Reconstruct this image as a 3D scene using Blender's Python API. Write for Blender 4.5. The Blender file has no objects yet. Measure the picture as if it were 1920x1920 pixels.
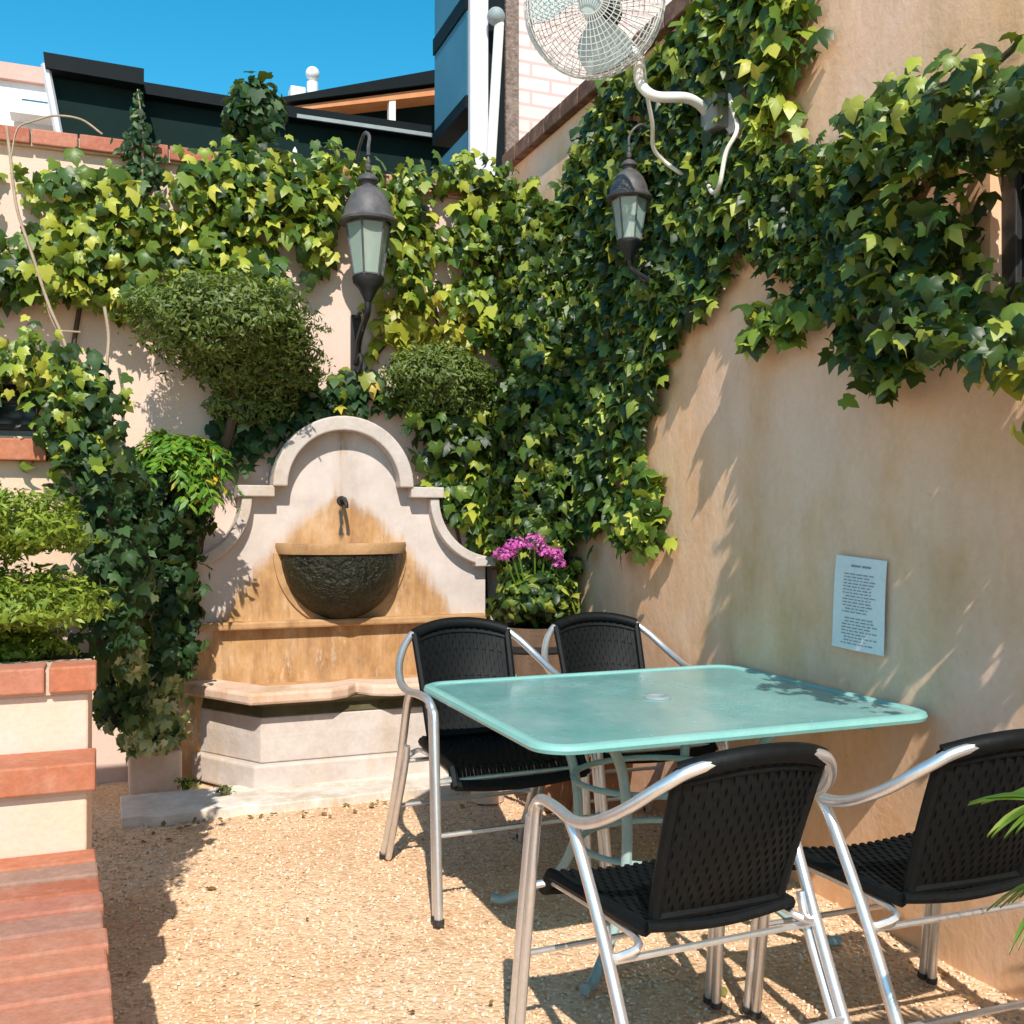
import bpy, math, random
import numpy as np
from mathutils import Vector, Matrix, noise as mnoise
random.seed(7); rng = np.random.default_rng(7)
S = bpy.context.scene
COL = S.collection
PI = math.pi

# ------------------------------------------------------------------ camera
EYE = 1.29
FPX = 1920.0
HOR = 973.0
YAW = math.atan(760/1920)
cd = bpy.data.cameras.new('camera'); cam = bpy.data.objects.new('camera', cd); COL.objects.link(cam)
cd.sensor_width = 36; cd.lens = 36; cd.clip_start = .05; cd.clip_end = 500
cam.location = (0, 0, EYE)
cam.rotation_euler = (PI/2 + math.atan(13/1920), 0, -YAW)
S.camera = cam

# ------------------------------------------------------------------ sky and sun
SUN = Vector((.26, .93, -1.0)).normalized()
w = bpy.data.worlds.new('World'); S.world = w; w.use_nodes = True
nt = w.node_tree; nt.nodes.clear()
sky = nt.nodes.new('ShaderNodeTexSky'); sky.sky_type = 'NISHITA'; sky.sun_disc = False
sky.sun_elevation = math.asin(-SUN.z)
sky.sun_rotation = math.atan2(-SUN.x, -SUN.y) % (2*PI)
sky.air_density = 1.0; sky.dust_density = .2; sky.ozone_density = 2.2
hs = nt.nodes.new('ShaderNodeHueSaturation'); hs.inputs['Saturation'].default_value = 1.43; hs.inputs['Hue'].default_value = .474; hs.inputs['Value'].default_value = 1.55
bg = nt.nodes.new('ShaderNodeBackground'); bg.inputs[1].default_value = .112
wo = nt.nodes.new('ShaderNodeOutputWorld')
nt.links.new(sky.outputs[0], hs.inputs['Color']); nt.links.new(hs.outputs[0], bg.inputs[0]); nt.links.new(bg.outputs[0], wo.inputs[0])
sd = bpy.data.lights.new('sun', 'SUN'); sd.energy = 5.0; sd.angle = math.radians(.5); sd.color = (1, .93, .82)
so = bpy.data.objects.new('sun', sd); COL.objects.link(so)
so.rotation_euler = SUN.to_track_quat('-Z', 'Y').to_euler(); so.location = (-2, -6, 9)
S.view_settings.view_transform = 'Standard'; S.view_settings.look = 'None'
S.view_settings.exposure = .24; S.view_settings.gamma = 1
S.cycles.max_bounces = 8; S.cycles.transparent_max_bounces = 12

# ------------------------------------------------------------------ helpers
sY, cY = math.sin(YAW), math.cos(YAW)
def U(px, py, ax, v):
    """a point of the photograph's survey, put at its own distance on a wall or floor plane"""
    a = (px-960)/FPX; b = (HOR-py)/FPX
    D = (cY*a+sY, -sY*a+cY, b); i = 'XYZ'.index(ax)
    t = (v-(EYE if ax == 'Z' else 0))/D[i]
    return Vector((D[0]*t, D[1]*t, EYE+D[2]*t))

class MB:
    def __init__(s): s.v = []; s.f = []
    def add(s, vs, fs):
        o = len(s.v); s.v += [tuple(p) for p in vs]; s.f += [tuple(i+o for i in f) for f in fs]; return s
    def box(s, x0, x1, y0, y1, z0, z1, M=None):
        vs = [Vector((x, y, z)) for z in (z0, z1) for y in (y0, y1) for x in (x0, x1)]
        if M: vs = [M @ p for p in vs]
        return s.add(vs, [(0,2,3,1),(4,5,7,6),(0,1,5,4),(2,6,7,3),(0,4,6,2),(1,3,7,5)])
    def prism(s, pts, axis, a, b):
        """outline pts (2-D) extruded along axis from a to b"""
        n = len(pts)
        def P(p, t):
            return {'X': (t, p[0], p[1]), 'Y': (p[0], t, p[1]), 'Z': (p[0], p[1], t)}[axis]
        vs = [P(p, a) for p in pts]+[P(p, b) for p in pts]
        return s.add(vs, [tuple(range(n-1, -1, -1)), tuple(range(n, 2*n))]+[(i, (i+1) % n, n+(i+1) % n, n+i) for i in range(n)])
    def tube(s, path, r, seg=8, closed=False, cap=True):
        path = [Vector(p) for p in path]; n = len(path)
        rs = r if isinstance(r, (list, tuple)) else [r]*n
        T = []
        for i in range(n):
            if closed: t = path[(i+1) % n]-path[i-1]
            else: t = path[min(i+1, n-1)]-path[max(i-1, 0)]
            T.append(t.normalized() if t.length > 1e-9 else Vector((0, 0, 1)))
        up = Vector((0, 0, 1)) if abs(T[0].z) < .9 else Vector((1, 0, 0))
        N = (up-T[0]*up.dot(T[0])).normalized(); vs = []
        for i in range(n):
            N = N-T[i]*N.dot(T[i]); N = N.normalized() if N.length > 1e-6 else T[i].orthogonal().normalized()
            B = T[i].cross(N)
            for k in range(seg):
                a = 2*PI*k/seg
                vs.append(path[i]+(N*math.cos(a)+B*math.sin(a))*rs[i])
        fs = []
        for i in range(n if closed else n-1):
            j = (i+1) % n
            for k in range(seg):
                k2 = (k+1) % seg
                fs.append((i*seg+k, i*seg+k2, j*seg+k2, j*seg+k))
        if cap and not closed:
            fs.append(tuple(range(seg-1, -1, -1))); fs.append(tuple((n-1)*seg+k for k in range(seg)))
        return s.add(vs, fs)
    def lathe(s, prof, seg=24, c=(0, 0, 0), a0=0, a1=2*PI, M=None):
        full = abs(a1-a0-2*PI) < 1e-6; m = seg if full else seg+1; vs = []; c = Vector(c)
        for k in range(m):
            a = a0+(a1-a0)*k/seg
            for r, z in prof:
                p = Vector((r*math.cos(a), r*math.sin(a), z)); vs.append((M @ p if M else p)+c)
        n = len(prof); fs = []
        for k in range(seg):
            k2 = (k+1) % m
            for i in range(n-1): fs.append((k*n+i, k2*n+i, k2*n+i+1, k*n+i+1))
        return s.add(vs, fs)
    def ball(s, c, r, M=None, seg=10):
        prof = [(max(1e-4, r*math.sin(PI*i/seg)), -r*math.cos(PI*i/seg)) for i in range(seg+1)]
        return s.lathe(prof, seg+4, c, M=M)
    def build(s, name, mat, parent=None, smooth=False, bevel=0, world=True):
        me = bpy.data.meshes.new(name); vs = s.v
        if parent is not None and world:
            inv = WM(parent).inverted(); vs = [tuple(inv @ Vector(p)) for p in vs]
        me.from_pydata(vs, [], s.f)
        import bmesh
        bm = bmesh.new(); bm.from_mesh(me); bmesh.ops.recalc_face_normals(bm, faces=bm.faces); bm.to_mesh(me); bm.free()
        o = bpy.data.objects.new(name, me); COL.objects.link(o)
        if mat: me.materials.append(mat)
        if parent is not None: o.parent = parent
        if smooth:
            for p in me.polygons: p.use_smooth = True
            try: me.set_sharp_from_angle(angle=math.radians(40))
            except Exception: pass
        if bevel:
            b = o.modifiers.new('bevel', 'BEVEL'); b.width = bevel; b.segments = 2; b.limit_method = 'ANGLE'; b.angle_limit = math.radians(40)
        return o
def WM(o):
    m = Matrix.LocRotScale(o.location, o.rotation_euler, o.scale)
    return WM(o.parent) @ m if o.parent else m
def tag(o, label, cat, group=None, kind=None):
    o['label'] = label; o['category'] = cat
    if group: o['group'] = group
    if kind: o['kind'] = kind
    return o
def struct(o): o['kind'] = 'structure'; return o
def thing(name, label, cat, loc=(0, 0, 0), rz=0, group=None, scale=1):
    o = bpy.data.objects.new(name, None); COL.objects.link(o); o.empty_display_size = .1
    o.location = loc; o.rotation_euler = (0, 0, rz); o.scale = (scale,)*3
    return tag(o, label, cat, group)
def copy_tree(o, parent=None):
    c = o.copy(); COL.objects.link(c)
    if parent is not None: c.parent = parent
    for ch in list(o.children): copy_tree(ch, c)
    return c
def spline(pts, n=8):
    """Catmull-Rom through pts"""
    P = [Vector(p) for p in pts]; P = [P[0]*2-P[1]]+P+[P[-1]*2-P[-2]]; out = []
    for i in range(1, len(P)-2):
        for k in range(n):
            t = k/n; a, b, c, d = P[i-1], P[i], P[i+1], P[i+2]
            out.append(.5*((2*b)+(c-a)*t+(2*a-5*b+4*c-d)*t*t+(3*b-a-3*c+d)*t**3))
    return out+[P[-2]]
def inpoly(x, y, poly):
    c = False; n = len(poly); j = n-1
    for i in range(n):
        xi, yi = poly[i]; xj, yj = poly[j]
        if (yi > y) != (yj > y) and x < (xj-xi)*(y-yi)/(yj-yi)+xi: c = not c
        j = i
    return c

# ------------------------------------------------------------------ materials
class NT:
    def __init__(s, name):
        s.m = bpy.data.materials.new(name); s.m.use_nodes = True; s.t = s.m.node_tree; s.t.nodes.clear()
        s.out = s.n('ShaderNodeOutputMaterial'); s._co = None
    def n(s, kind, **kw):
        q = s.t.nodes.new(kind)
        for k, v in kw.items(): setattr(q, k, v)
        return q
    def l(s, a, b): s.t.links.new(a, b)
    def co(s):
        if s._co is None: s._co = s.n('ShaderNodeTexCoord').outputs['Object']
        return s._co
    def noise(s, scale, detail=4, rough=.6, stretch=None, off=0):
        q = s.n('ShaderNodeTexNoise'); q.inputs['Scale'].default_value = scale; q.inputs['Detail'].default_value = detail; q.inputs['Roughness'].default_value = rough
        mp = s.n('ShaderNodeMapping'); mp.inputs['Location'].default_value = (off, off*1.7, off*.6)
        if stretch: mp.inputs['Scale'].default_value = stretch
        s.l(s.co(), mp.inputs[0]); s.l(mp.outputs[0], q.inputs['Vector'])
        return q.outputs[0]
    def ramp(s, fac, stops):
        q = s.n('ShaderNodeValToRGB'); e = q.color_ramp.elements
        while len(e) < len(stops): e.new(.5)
        for i, (p, c) in enumerate(stops):
            e[i].position = p; e[i].color = (c if len(c) == 4 else (*c, 1)) if not isinstance(c, (int, float)) else (c, c, c, 1)
        s.l(fac, q.inputs[0]); return q.outputs[0]
    def mix(s, fac, a, b, mode='MIX'):
        q = s.n('ShaderNodeMix', data_type='RGBA', blend_type=mode)
        for sock, v in ((q.inputs[0], fac), (q.inputs[6], a), (q.inputs[7], b)):
            if hasattr(v, 'links'): s.l(v, sock)
            elif isinstance(v, (int, float)): sock.default_value = v
            else: sock.default_value = (*v, 1) if len(v) == 3 else v
        return q.outputs[2]
    def math(s, op, a, b=0, c=None):
        q = s.n('ShaderNodeMath', operation=op)
        for i, v in enumerate((a, b) if c is None else (a, b, c)):
            if hasattr(v, 'links'): s.l(v, q.inputs[i])
            else: q.inputs[i].default_value = v
        return q.outputs[0]
    def bsdf(s, color, rough=.7, metal=0, bump=None, bstr=.3, bdist=.01, spec=.5, **kw):
        p = s.n('ShaderNodeBsdfPrincipled'); p.inputs['Metallic'].default_value = metal
        for nm, v in (('Base Color', color), ('Roughness', rough)):
            if hasattr(v, 'links'): s.l(v, p.inputs[nm])
            elif isinstance(v, (int, float)): p.inputs[nm].default_value = v
            else: p.inputs[nm].default_value = (*v, 1)
        p.inputs['Specular IOR Level'].default_value = spec
        for k, v in kw.items(): p.inputs[k.replace('_', ' ')].default_value = v
        if bump is not None:
            b = s.n('ShaderNodeBump'); b.inputs['Strength'].default_value = bstr; b.inputs['Distance'].default_value = bdist
            s.l(bump, b.inputs['Height']); s.l(b.outputs[0], p.inputs['Normal'])
        return p
    def done(s, p): s.l(p.outputs[0], s.out.inputs[0]); return s.m

def mat_mottled(name, c1, c2, scale=4, rough=.8, bscale=60, bstr=.25, metal=0, spec=.4, stain=None, stain_scale=1.2, stretch=None, bdist=.006):
    m = NT(name); n1 = m.noise(scale, 6, .65, stretch); col = m.ramp(n1, [(.3, c1), (.7, c2)])
    if stain:
        st = m.ramp(m.noise(stain_scale, 7, .7, (1, 1, .55), 3.1), [(.5, 0.0), (.72, .8)])
        col = m.mix(st, col, stain)
    fine = m.noise(bscale, 5, .6)
    col = m.mix(.3, col, m.ramp(fine, [(.3, .7), (.7, 1.0)]), 'MULTIPLY')
    return m.done(m.bsdf(col, rough, metal, fine, bstr, bdist, spec))

def mat_leaf(name, stops, rough=.42, trans=.2, spec=.4):
    m = NT(name); g = m.n('ShaderNodeNewGeometry')
    col = m.ramp(g.outputs['Random Per Island'], stops)
    p = m.bsdf(col, rough, spec=spec)
    tr = m.n('ShaderNodeBsdfTranslucent'); m.l(m.mix(.5, col, (.5, .6, .05), 'MIX'), tr.inputs[0])
    mx = m.n('ShaderNodeMixShader'); mx.inputs[0].default_value = trans
    m.l(p.outputs[0], mx.inputs[1]); m.l(tr.outputs[0], mx.inputs[2])
    m.l(mx.outputs[0], m.out.inputs[0]); return m.m

M = {}
M['cream'] = mat_mottled('cream_stucco', (.68, .50, .42), (.74, .57, .495), 2.2, .9, 70, .25, stain=(.72, .52, .33))
# the courtyard's side wall: tan render, blotched and streaked
def _tan():
    m = NT('tan_render')
    a = m.ramp(m.noise(1.6, 8, .7, (1, 1, .8)), [(.32, (.70, .37, .18)), (.5, (.86, .51, .29)), (.68, (.90, .60, .41))])
    b = m.ramp(m.noise(2.6, 6, .72, (1, 1, .22), 5), [(.46, 0.), (.70, .6)])
    col = m.mix(b, a, (.60, .35, .17))
    k = m.ramp(m.noise(1.1, 5, .65, (1, 1, .6), 13), [(.45, 0.), (.62, .75)])
    col = m.mix(k, col, (.90, .62, .48))
    gr = m.ramp(m.noise(3.6, 6, .7, (1, 1, .5), 31), [(.52, 0.), (.70, .45)])
    col = m.mix(gr, col, (.62, .42, .25))
    c = m.ramp(m.noise(7, 5, .7, (1, 1, .8), 9), [(.68, 0.), (.73, .65)])
    col = m.mix(c, col, (.34, .19, .09))
    fine = m.noise(38, 6, .7)
    col = m.mix(.35, col, m.ramp(fine, [(.3, .72), (.7, 1.0)]), 'MULTIPLY')
    rel = m.math('ADD', m.math('MULTIPLY', fine, .35), m.noise(7, 5, .55, (1, 1, .7), 17))
    return m.done(m.bsdf(col, .88, 0, rel, .4, .013, .3))
M['tan'] = _tan()
def _fstone():
    m = NT('fountain_stone'); sep = m.n('ShaderNodeSeparateXYZ'); m.l(m.co(), sep.inputs[0])
    base = m.ramp(m.noise(5, 7, .65), [(.3, (.50, .42, .38)), (.7, (.66, .58, .54))])
    # the ochre stain left by the water, narrow at the spout and wide at the foot; x=0 is the spout's line
    zz = m.math('SUBTRACT', 1.41, sep.outputs[2])
    wd = m.math('ADD', m.math('MULTIPLY', m.math('POWER', m.math('MAXIMUM', zz, 0.0), .7), .86), .0)
    ax = m.math('ABSOLUTE', sep.outputs[0])
    nz = m.math('MULTIPLY', m.math('SUBTRACT', m.noise(5, 6, .7), .5), .22)
    st2 = m.math('MULTIPLY', m.math('SUBTRACT', m.noise(16, 5, .7, (1, 1, .12), 6), .5), .20)
    d = m.math('ADD', m.math('ADD', m.math('SUBTRACT', wd, ax), nz), st2)
    st = m.n('ShaderNodeMapRange', interpolation_type='SMOOTHSTEP'); m.l(d, st.inputs[0]); st.inputs[1].default_value = -.05; st.inputs[2].default_value = .07
    low = m.n('ShaderNodeMapRange'); m.l(sep.outputs[2], low.inputs[0]); low.inputs[1].default_value = .5; low.inputs[2].default_value = .62
    f = m.math('MULTIPLY', st.outputs[0], m.ramp(m.noise(4, 6, .7, (1, 1, .5), 40), [(.3, 1.0), (.7, .86)]))
    och = m.ramp(m.noise(7, 7, .7, (1, 1, .5), 4), [(.32, (.27, .13, .045)), (.5, (.47, .26, .10)), (.70, (.60, .40, .23))])
    col = m.mix(f, base, och)
    drip = m.ramp(m.noise(22, 5, .7, (1, 1, .10), 8), [(.5, 0.), (.68, .75)]); col = m.mix(m.math('MULTIPLY', f, drip), col, (.30, .15, .06))
    lime = m.ramp(m.noise(9, 6, .75, (1, 1, .35), 15), [(.56, 0.), (.68, .7)]); col = m.mix(m.math('MULTIPLY', f, lime), col, (.72, .60, .46))
    dirt = m.ramp(m.noise(3.5, 7, .75, (1, 1, .4), 21), [(.55, 0.), (.75, .5)]); col = m.mix(dirt, col, (.40, .31, .26))
    # algae run below the spout
    al = m.math('SUBTRACT', m.math('ADD', .012, m.math('MULTIPLY', m.math('SUBTRACT', m.noise(30, 4), .5), .03)), ax)
    al2 = m.n('ShaderNodeMapRange'); m.l(al, al2.inputs[0]); al2.inputs[1].default_value = -.002; al2.inputs[2].default_value = .006
    zt = m.n('ShaderNodeMapRange'); m.l(sep.outputs[2], zt.inputs[0]); zt.inputs[1].default_value = 1.37; zt.inputs[2].default_value = 1.33
    zb = m.n('ShaderNodeMapRange'); m.l(sep.outputs[2], zb.inputs[0]); zb.inputs[1].default_value = 1.17; zb.inputs[2].default_value = 1.21
    col = m.mix(m.math('MULTIPLY', m.math('MULTIPLY', al2.outputs[0], zt.outputs[0]), zb.outputs[0]), col, (.05, .05, .035))
    fine = m.noise(50, 6, .7)
    return m.done(m.bsdf(col, .8, 0, fine, .3, .006, .35))
M['fstone'] = _fstone()
M['stone'] = mat_mottled('pale_stone', (.48, .41, .37), (.64, .57, .53), 6, .85, 45, .35, stain=(.48, .36, .24), stain_scale=3)
M['rimstone'] = mat_mottled('rim_stone', (.62, .42, .30), (.74, .58, .48), 5, .8, 45, .35, stain=(.45, .25, .11), stain_scale=4)
M['ochre'] = mat_mottled('ochre_stone', (.36, .19, .07), (.60, .37, .19), 6, .75, 40, .4, stain=(.24, .13, .06), stain_scale=5)
M['kerb'] = mat_mottled('white_kerb', (.55, .47, .40), (.80, .74, .68), 9, .9, 40, .5, stain=(.45, .32, .18), stain_scale=6)
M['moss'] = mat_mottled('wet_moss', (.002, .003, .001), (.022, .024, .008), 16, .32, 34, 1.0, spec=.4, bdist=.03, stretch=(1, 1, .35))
M['algaeshade'] = mat_mottled('algae_shade_stone', (.045, .04, .016), (.12, .10, .045), 8, .8, 40, .4)  # dark olive: shadow of the basin lip painted in, together with algae
M['iron'] = mat_mottled('black_iron', (.012, .013, .014), (.03, .03, .03), 20, .5, 90, .15)
M['lampgrey'] = mat_mottled('weathered_lamp_metal', (.05, .05, .055), (.12, .11, .11), 16, .5, 90, .2)
def _gravel():
    m = NT('gravel')
    v = m.n('ShaderNodeTexVoronoi'); v.inputs['Scale'].default_value = 75; m.l(m.co(), v.inputs['Vector'])
    sp = m.n('ShaderNodeSeparateColor'); m.l(v.outputs['Color'], sp.inputs[0])
    col = m.ramp(sp.outputs[0], [(0, (.60, .39, .23)), (.3, (.70, .47, .30)), (.7, (.76, .54, .36)), (.93, (.80, .62, .45)), (1, (.42, .26, .15))])
    big = m.ramp(m.noise(1.6, 5, .6), [(.35, (.88, .80, .72)), (.65, (1, 1, 1))])
    col = m.mix(1.0, col, big, 'MULTIPLY')
    h = m.math('SUBTRACT', 1.0, v.outputs['Distance'])
    return m.done(m.bsdf(col, .85, 0, h, .6, .008, .3))
M['gravel'] = _gravel()
def _pebble():
    m = NT('pebbles'); g = m.n('ShaderNodeNewGeometry')
    col = m.ramp(g.outputs['Random Per Island'], [(0, (.36, .22, .13)), (.07, (.64, .42, .26)), (.6, (.76, .54, .36)), (.93, (.80, .64, .48)), (1, (.84, .74, .62))])
    return m.done(m.bsdf(col, .8))
M['pebble'] = _pebble()
def _brick(name, cols):
    m = NT(name); g = m.n('ShaderNodeNewGeometry')
    col = m.ramp(g.outputs['Random Per Island'], cols)
    n = m.noise(14, 6, .7); col = m.mix(m.ramp(n, [(.45, 0.), (.72, .45)]), col, (.52, .30, .21))
    col = m.mix(.6, col, m.ramp(m.noise(55, 5, .7), [(.3, .6), (.65, 1.)]), 'MULTIPLY')
    return m.done(m.bsdf(col, .85, 0, m.noise(70, 5), .4, .004, .3))
M['brick'] = _brick('red_brick', [(0, (.34, .10, .055)), (.3, (.48, .165, .085)), (.6, (.52, .21, .12)), (.85, (.42, .16, .11)), (1, (.32, .20, .15))])
M['coping'] = _brick('coping_brick', [(0, (.36, .11, .07)), (.5, (.48, .17, .11)), (1, (.55, .32, .22))])
M['brownbrick'] = _brick('brown_brick', [(0, (.10, .05, .035)), (1, (.17, .09, .06))])
M['mortar'] = mat_mottled('mortar', (.52, .40, .29), (.64, .52, .40), 10, .9, 60, .4)
M['alu'] = mat_mottled('aluminium', (.72, .73, .75), (.84, .85, .87), 30, .36, 200, .03, metal=.85)
M['wicker'] = mat_mottled('charcoal_wicker', (.003, .004, .005), (.007, .009, .010), 60, .55, 240, .35, spec=.16, bdist=.003)
M['teal'] = mat_mottled('teal_paint', (.20, .46, .43), (.26, .53, .49), 9, .3, 90, .05)
M['tleg'] = mat_mottled('pale_teal_metal', (.22, .33, .33), (.32, .43, .42), 12, .35, 90, .1)
def _glass():
    m = NT('teal_pebbled_glass')
    n = m.noise(3, 5, .65); col = m.ramp(n, [(.3, (.22, .55, .54)), (.55, (.33, .65, .64)), (.75, (.48, .75, .74))])
    sm = m.noise(5, 6, .75, (1, .25, 1), 7); col = m.mix(m.ramp(sm, [(.52, 0.), (.7, .55)]), col, (.62, .74, .74))  # pale smears and spots put mottled reflections into the glass colour
    spots = m.noise(26, 4, .7, None, 2); col = m.mix(m.ramp(spots, [(.66, 0.), (.72, .5)]), col, (.70, .78, .76))
    rg = m.ramp(m.noise(4, 5, .7, None, 11), [(.35, .06), (.65, .3)])
    p = m.bsdf(col, rg, 0, m.noise(110, 3), .10, .003, .6); p.inputs['Transmission Weight'].default_value = .45
    return m.done(p)
M['glass'] = _glass()
def _pane(name, col, tr=.6, rough=.12):
    m = NT(name); p = m.bsdf(col, rough, 0, m.noise(25, 3), .08, .004)
    p.inputs['Transmission Weight'].default_value = tr; return m.done(p)
M['lampglass'] = _pane('lantern_glass', (.55, .68, .60), .55, .25)
M['darkpane'] = mat_mottled('dark_window', (.006, .010, .016), (.012, .02, .03), 3, .12, 20, .03)
M['paper'] = mat_mottled('paper', (.78, .78, .76), (.84, .84, .82), 5, .8, 60, .05)
M['ink'] = mat_mottled('ink', (.25, .26, .30), (.34, .35, .38), 30, .8, 60, .05)
M['whitepaint'] = mat_mottled('white_paint', (.74, .73, .70), (.84, .83, .80), 8, .45, 80, .08)
M['cord'] = mat_mottled('white_cord', (.62, .58, .50), (.72, .68, .60), 8, .6, 80, .05)
M['blade'] = mat_mottled('fan_blade', (.46, .54, .53), (.54, .61, .60), 5, .4, 60, .05)
M['cage'] = mat_mottled('cage_wire', (.62, .64, .62), (.74, .75, .73), 20, .45, 60, .03)
M['motor'] = mat_mottled('motor_black', (.02, .02, .02), (.04, .04, .04), 20, .5, 60, .1)
M['greybox'] = mat_mottled('grey_box', (.22, .27, .28), (.3, .35, .36), 10, .6, 60, .1)
M['bark'] = mat_mottled('bark', (.05, .033, .02), (.12, .08, .05), 14, .9, 60, .8, stretch=(1, 1, .3))
M['twig'] = mat_mottled('pale_twig', (.32, .24, .16), (.46, .36, .26), 14, .9, 60, .5)
M['barrel'] = mat_mottled('barrel_wood', (.08, .045, .025), (.17, .10, .06), 12, .8, 50, .6, stretch=(1, 1, .2))
M['terracotta'] = mat_mottled('terracotta', (.42, .17, .08), (.56, .27, .14), 7, .85, 50, .3)
M['soil'] = mat_mottled('soil', (.02, .014, .009), (.05, .035, .022), 20, .95, 60, .8)
M['darkgreen'] = mat_mottled('dark_green_cladding', (.003, .014, .013), (.006, .020, .018), 3, .7, 30, .1, spec=.1)
M['darktrim'] = mat_mottled('dark_trim', (.003, .007, .009), (.006, .010, .012), 5, .6, 30, .1, spec=.12)
M['orange'] = mat_mottled('orange_soffit', (.55, .20, .07), (.68, .30, .12), 5, .6, 30, .2, stretch=(1, 1, .2))
M['blue'] = mat_mottled('blue_cladding', (.04, .15, .23), (.06, .19, .28), 2, .5, 30, .1)
M['lilac'] = mat_mottled('pale_grey_paint', (.56, .56, .60), (.64, .64, .67), 4, .6, 40, .1)
M['pebbledash'] = mat_mottled('pebbledash', (.12, .085, .07), (.33, .25, .21), 34, .95, 40, .9, bdist=.02)
def _pinkbrick():
    m = NT('painted_pink_brick')
    mp = m.n('ShaderNodeMapping'); m.l(m.co(), mp.inputs[0]); mp.inputs['Rotation'].default_value = (PI/2, 0, 0)
    b = m.n('ShaderNodeTexBrick'); m.l(mp.outputs[0], b.inputs['Vector']); b.inputs['Scale'].default_value = 1
    b.inputs['Brick Width'].default_value = .3; b.inputs['Row Height'].default_value = .1; b.inputs['Mortar Size'].default_value = .012
    b.inputs['Color1'].default_value = (.80, .62, .57, 1); b.inputs['Color2'].default_value = (.72, .54, .50, 1); b.inputs['Mortar'].default_value = (.55, .40, .38, 1)
    return m.done(m.bsdf(b.outputs[0], .85, 0, b.outputs[1], -.35, .01))
M['pinkbrick'] = _pinkbrick()
M['pinkrender'] = mat_mottled('pink_render', (.62, .36, .30), (.70, .44, .38), 2, .85, 30, .1)
M['whitewall'] = mat_mottled('white_wall', (.74, .72, .72), (.82, .80, .80), 2, .85, 30, .1)
M['skyglass'] = mat_mottled('blue_window_glass', (.03, .10, .15), (.05, .14, .19), 2, .08, 20, .02)
G = lambda *a: a
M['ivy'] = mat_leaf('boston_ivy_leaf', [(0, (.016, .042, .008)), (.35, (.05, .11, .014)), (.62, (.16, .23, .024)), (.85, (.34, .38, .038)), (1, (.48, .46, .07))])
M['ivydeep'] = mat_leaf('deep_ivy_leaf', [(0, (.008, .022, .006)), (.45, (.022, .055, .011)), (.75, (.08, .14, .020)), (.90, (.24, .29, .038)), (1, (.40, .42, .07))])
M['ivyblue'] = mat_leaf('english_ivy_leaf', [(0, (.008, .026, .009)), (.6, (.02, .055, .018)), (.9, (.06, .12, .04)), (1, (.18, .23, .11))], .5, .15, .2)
M['ivyyellow'] = mat_leaf('yellow_ivy_leaf', [(0, (.16, .20, .02)), (.4, (.33, .33, .035)), (.8, (.50, .44, .06)), (1, (.55, .36, .09))])
M['fern'] = mat_leaf('bright_fern_leaf', [(0, (.06, .16, .012)), (.6, (.10, .24, .02)), (.93, (.20, .30, .03)), (1, (.75, .42, .03))])
M['variegated'] = mat_leaf('variegated_leaf', [(0, (.06, .11, .03)), (.4, (.16, .22, .07)), (.75, (.42, .44, .18)), (1, (.62, .60, .36))])
M['yew'] = mat_leaf('cloud_pruned_leaf', [(0, (.05, .085, .018)), (.5, (.10, .15, .026)), (1, (.18, .22, .05))], .5, .2)
M['yewlight'] = mat_leaf('light_cloud_pruned_leaf', [(0, (.09, .15, .015)), (.5, (.18, .26, .022)), (1, (.30, .36, .05))], .5, .25)
M['palm'] = mat_leaf('palm_leaf', [(0, (.05, .12, .015)), (.6, (.10, .20, .025)), (1, (.26, .32, .08))], .3, .2, .5)
M['petal'] = mat_leaf('pink_petal', [(0, (.52, .06, .36)), (.6, (.68, .13, .52)), (1, (.78, .28, .64))], .6, .25)

# ------------------------------------------------------------------ leaves
def _lobe():
    half = [(.30, -.16), (.56, .06), (.50, .22), (.66, .46), (.34, .50), (.26, .72)]
    pts = [(0, .0)]+half+[(0, 1.05)]+[(-x, y) for x, y in half[::-1]]
    z = [0]+[-.06, -.16, -.06, -.20, -.03, -.05]+[-.22]+[-.05, -.03, -.20, -.06, -.16, -.06]
    V = [(0, .36, .07)]+[(x, y, zz) for (x, y), zz in zip(pts, z)]
    n = len(pts); return np.array(V), [(0, 1+i, 1+(i+1) % n) for i in range(n)]
LOBE = _lobe()
OVAL = (np.array([(0, 0, 0), (.30, .32, -.08), (.26, .66, -.1), (0, 1, -.1), (-.26, .66, -.1), (-.30, .32, -.08), (0, .45, .06)]), [(6, i, (i+1) % 6) for i in range(6)])
BLADE = (np.array([(-.12, 0, 0), (.12, 0, 0), (.16, .5, .04), (0, 1, -.05), (-.16, .5, .04)]), [(0, 1, 2), (0, 2, 4), (4, 2, 3)])
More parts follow.
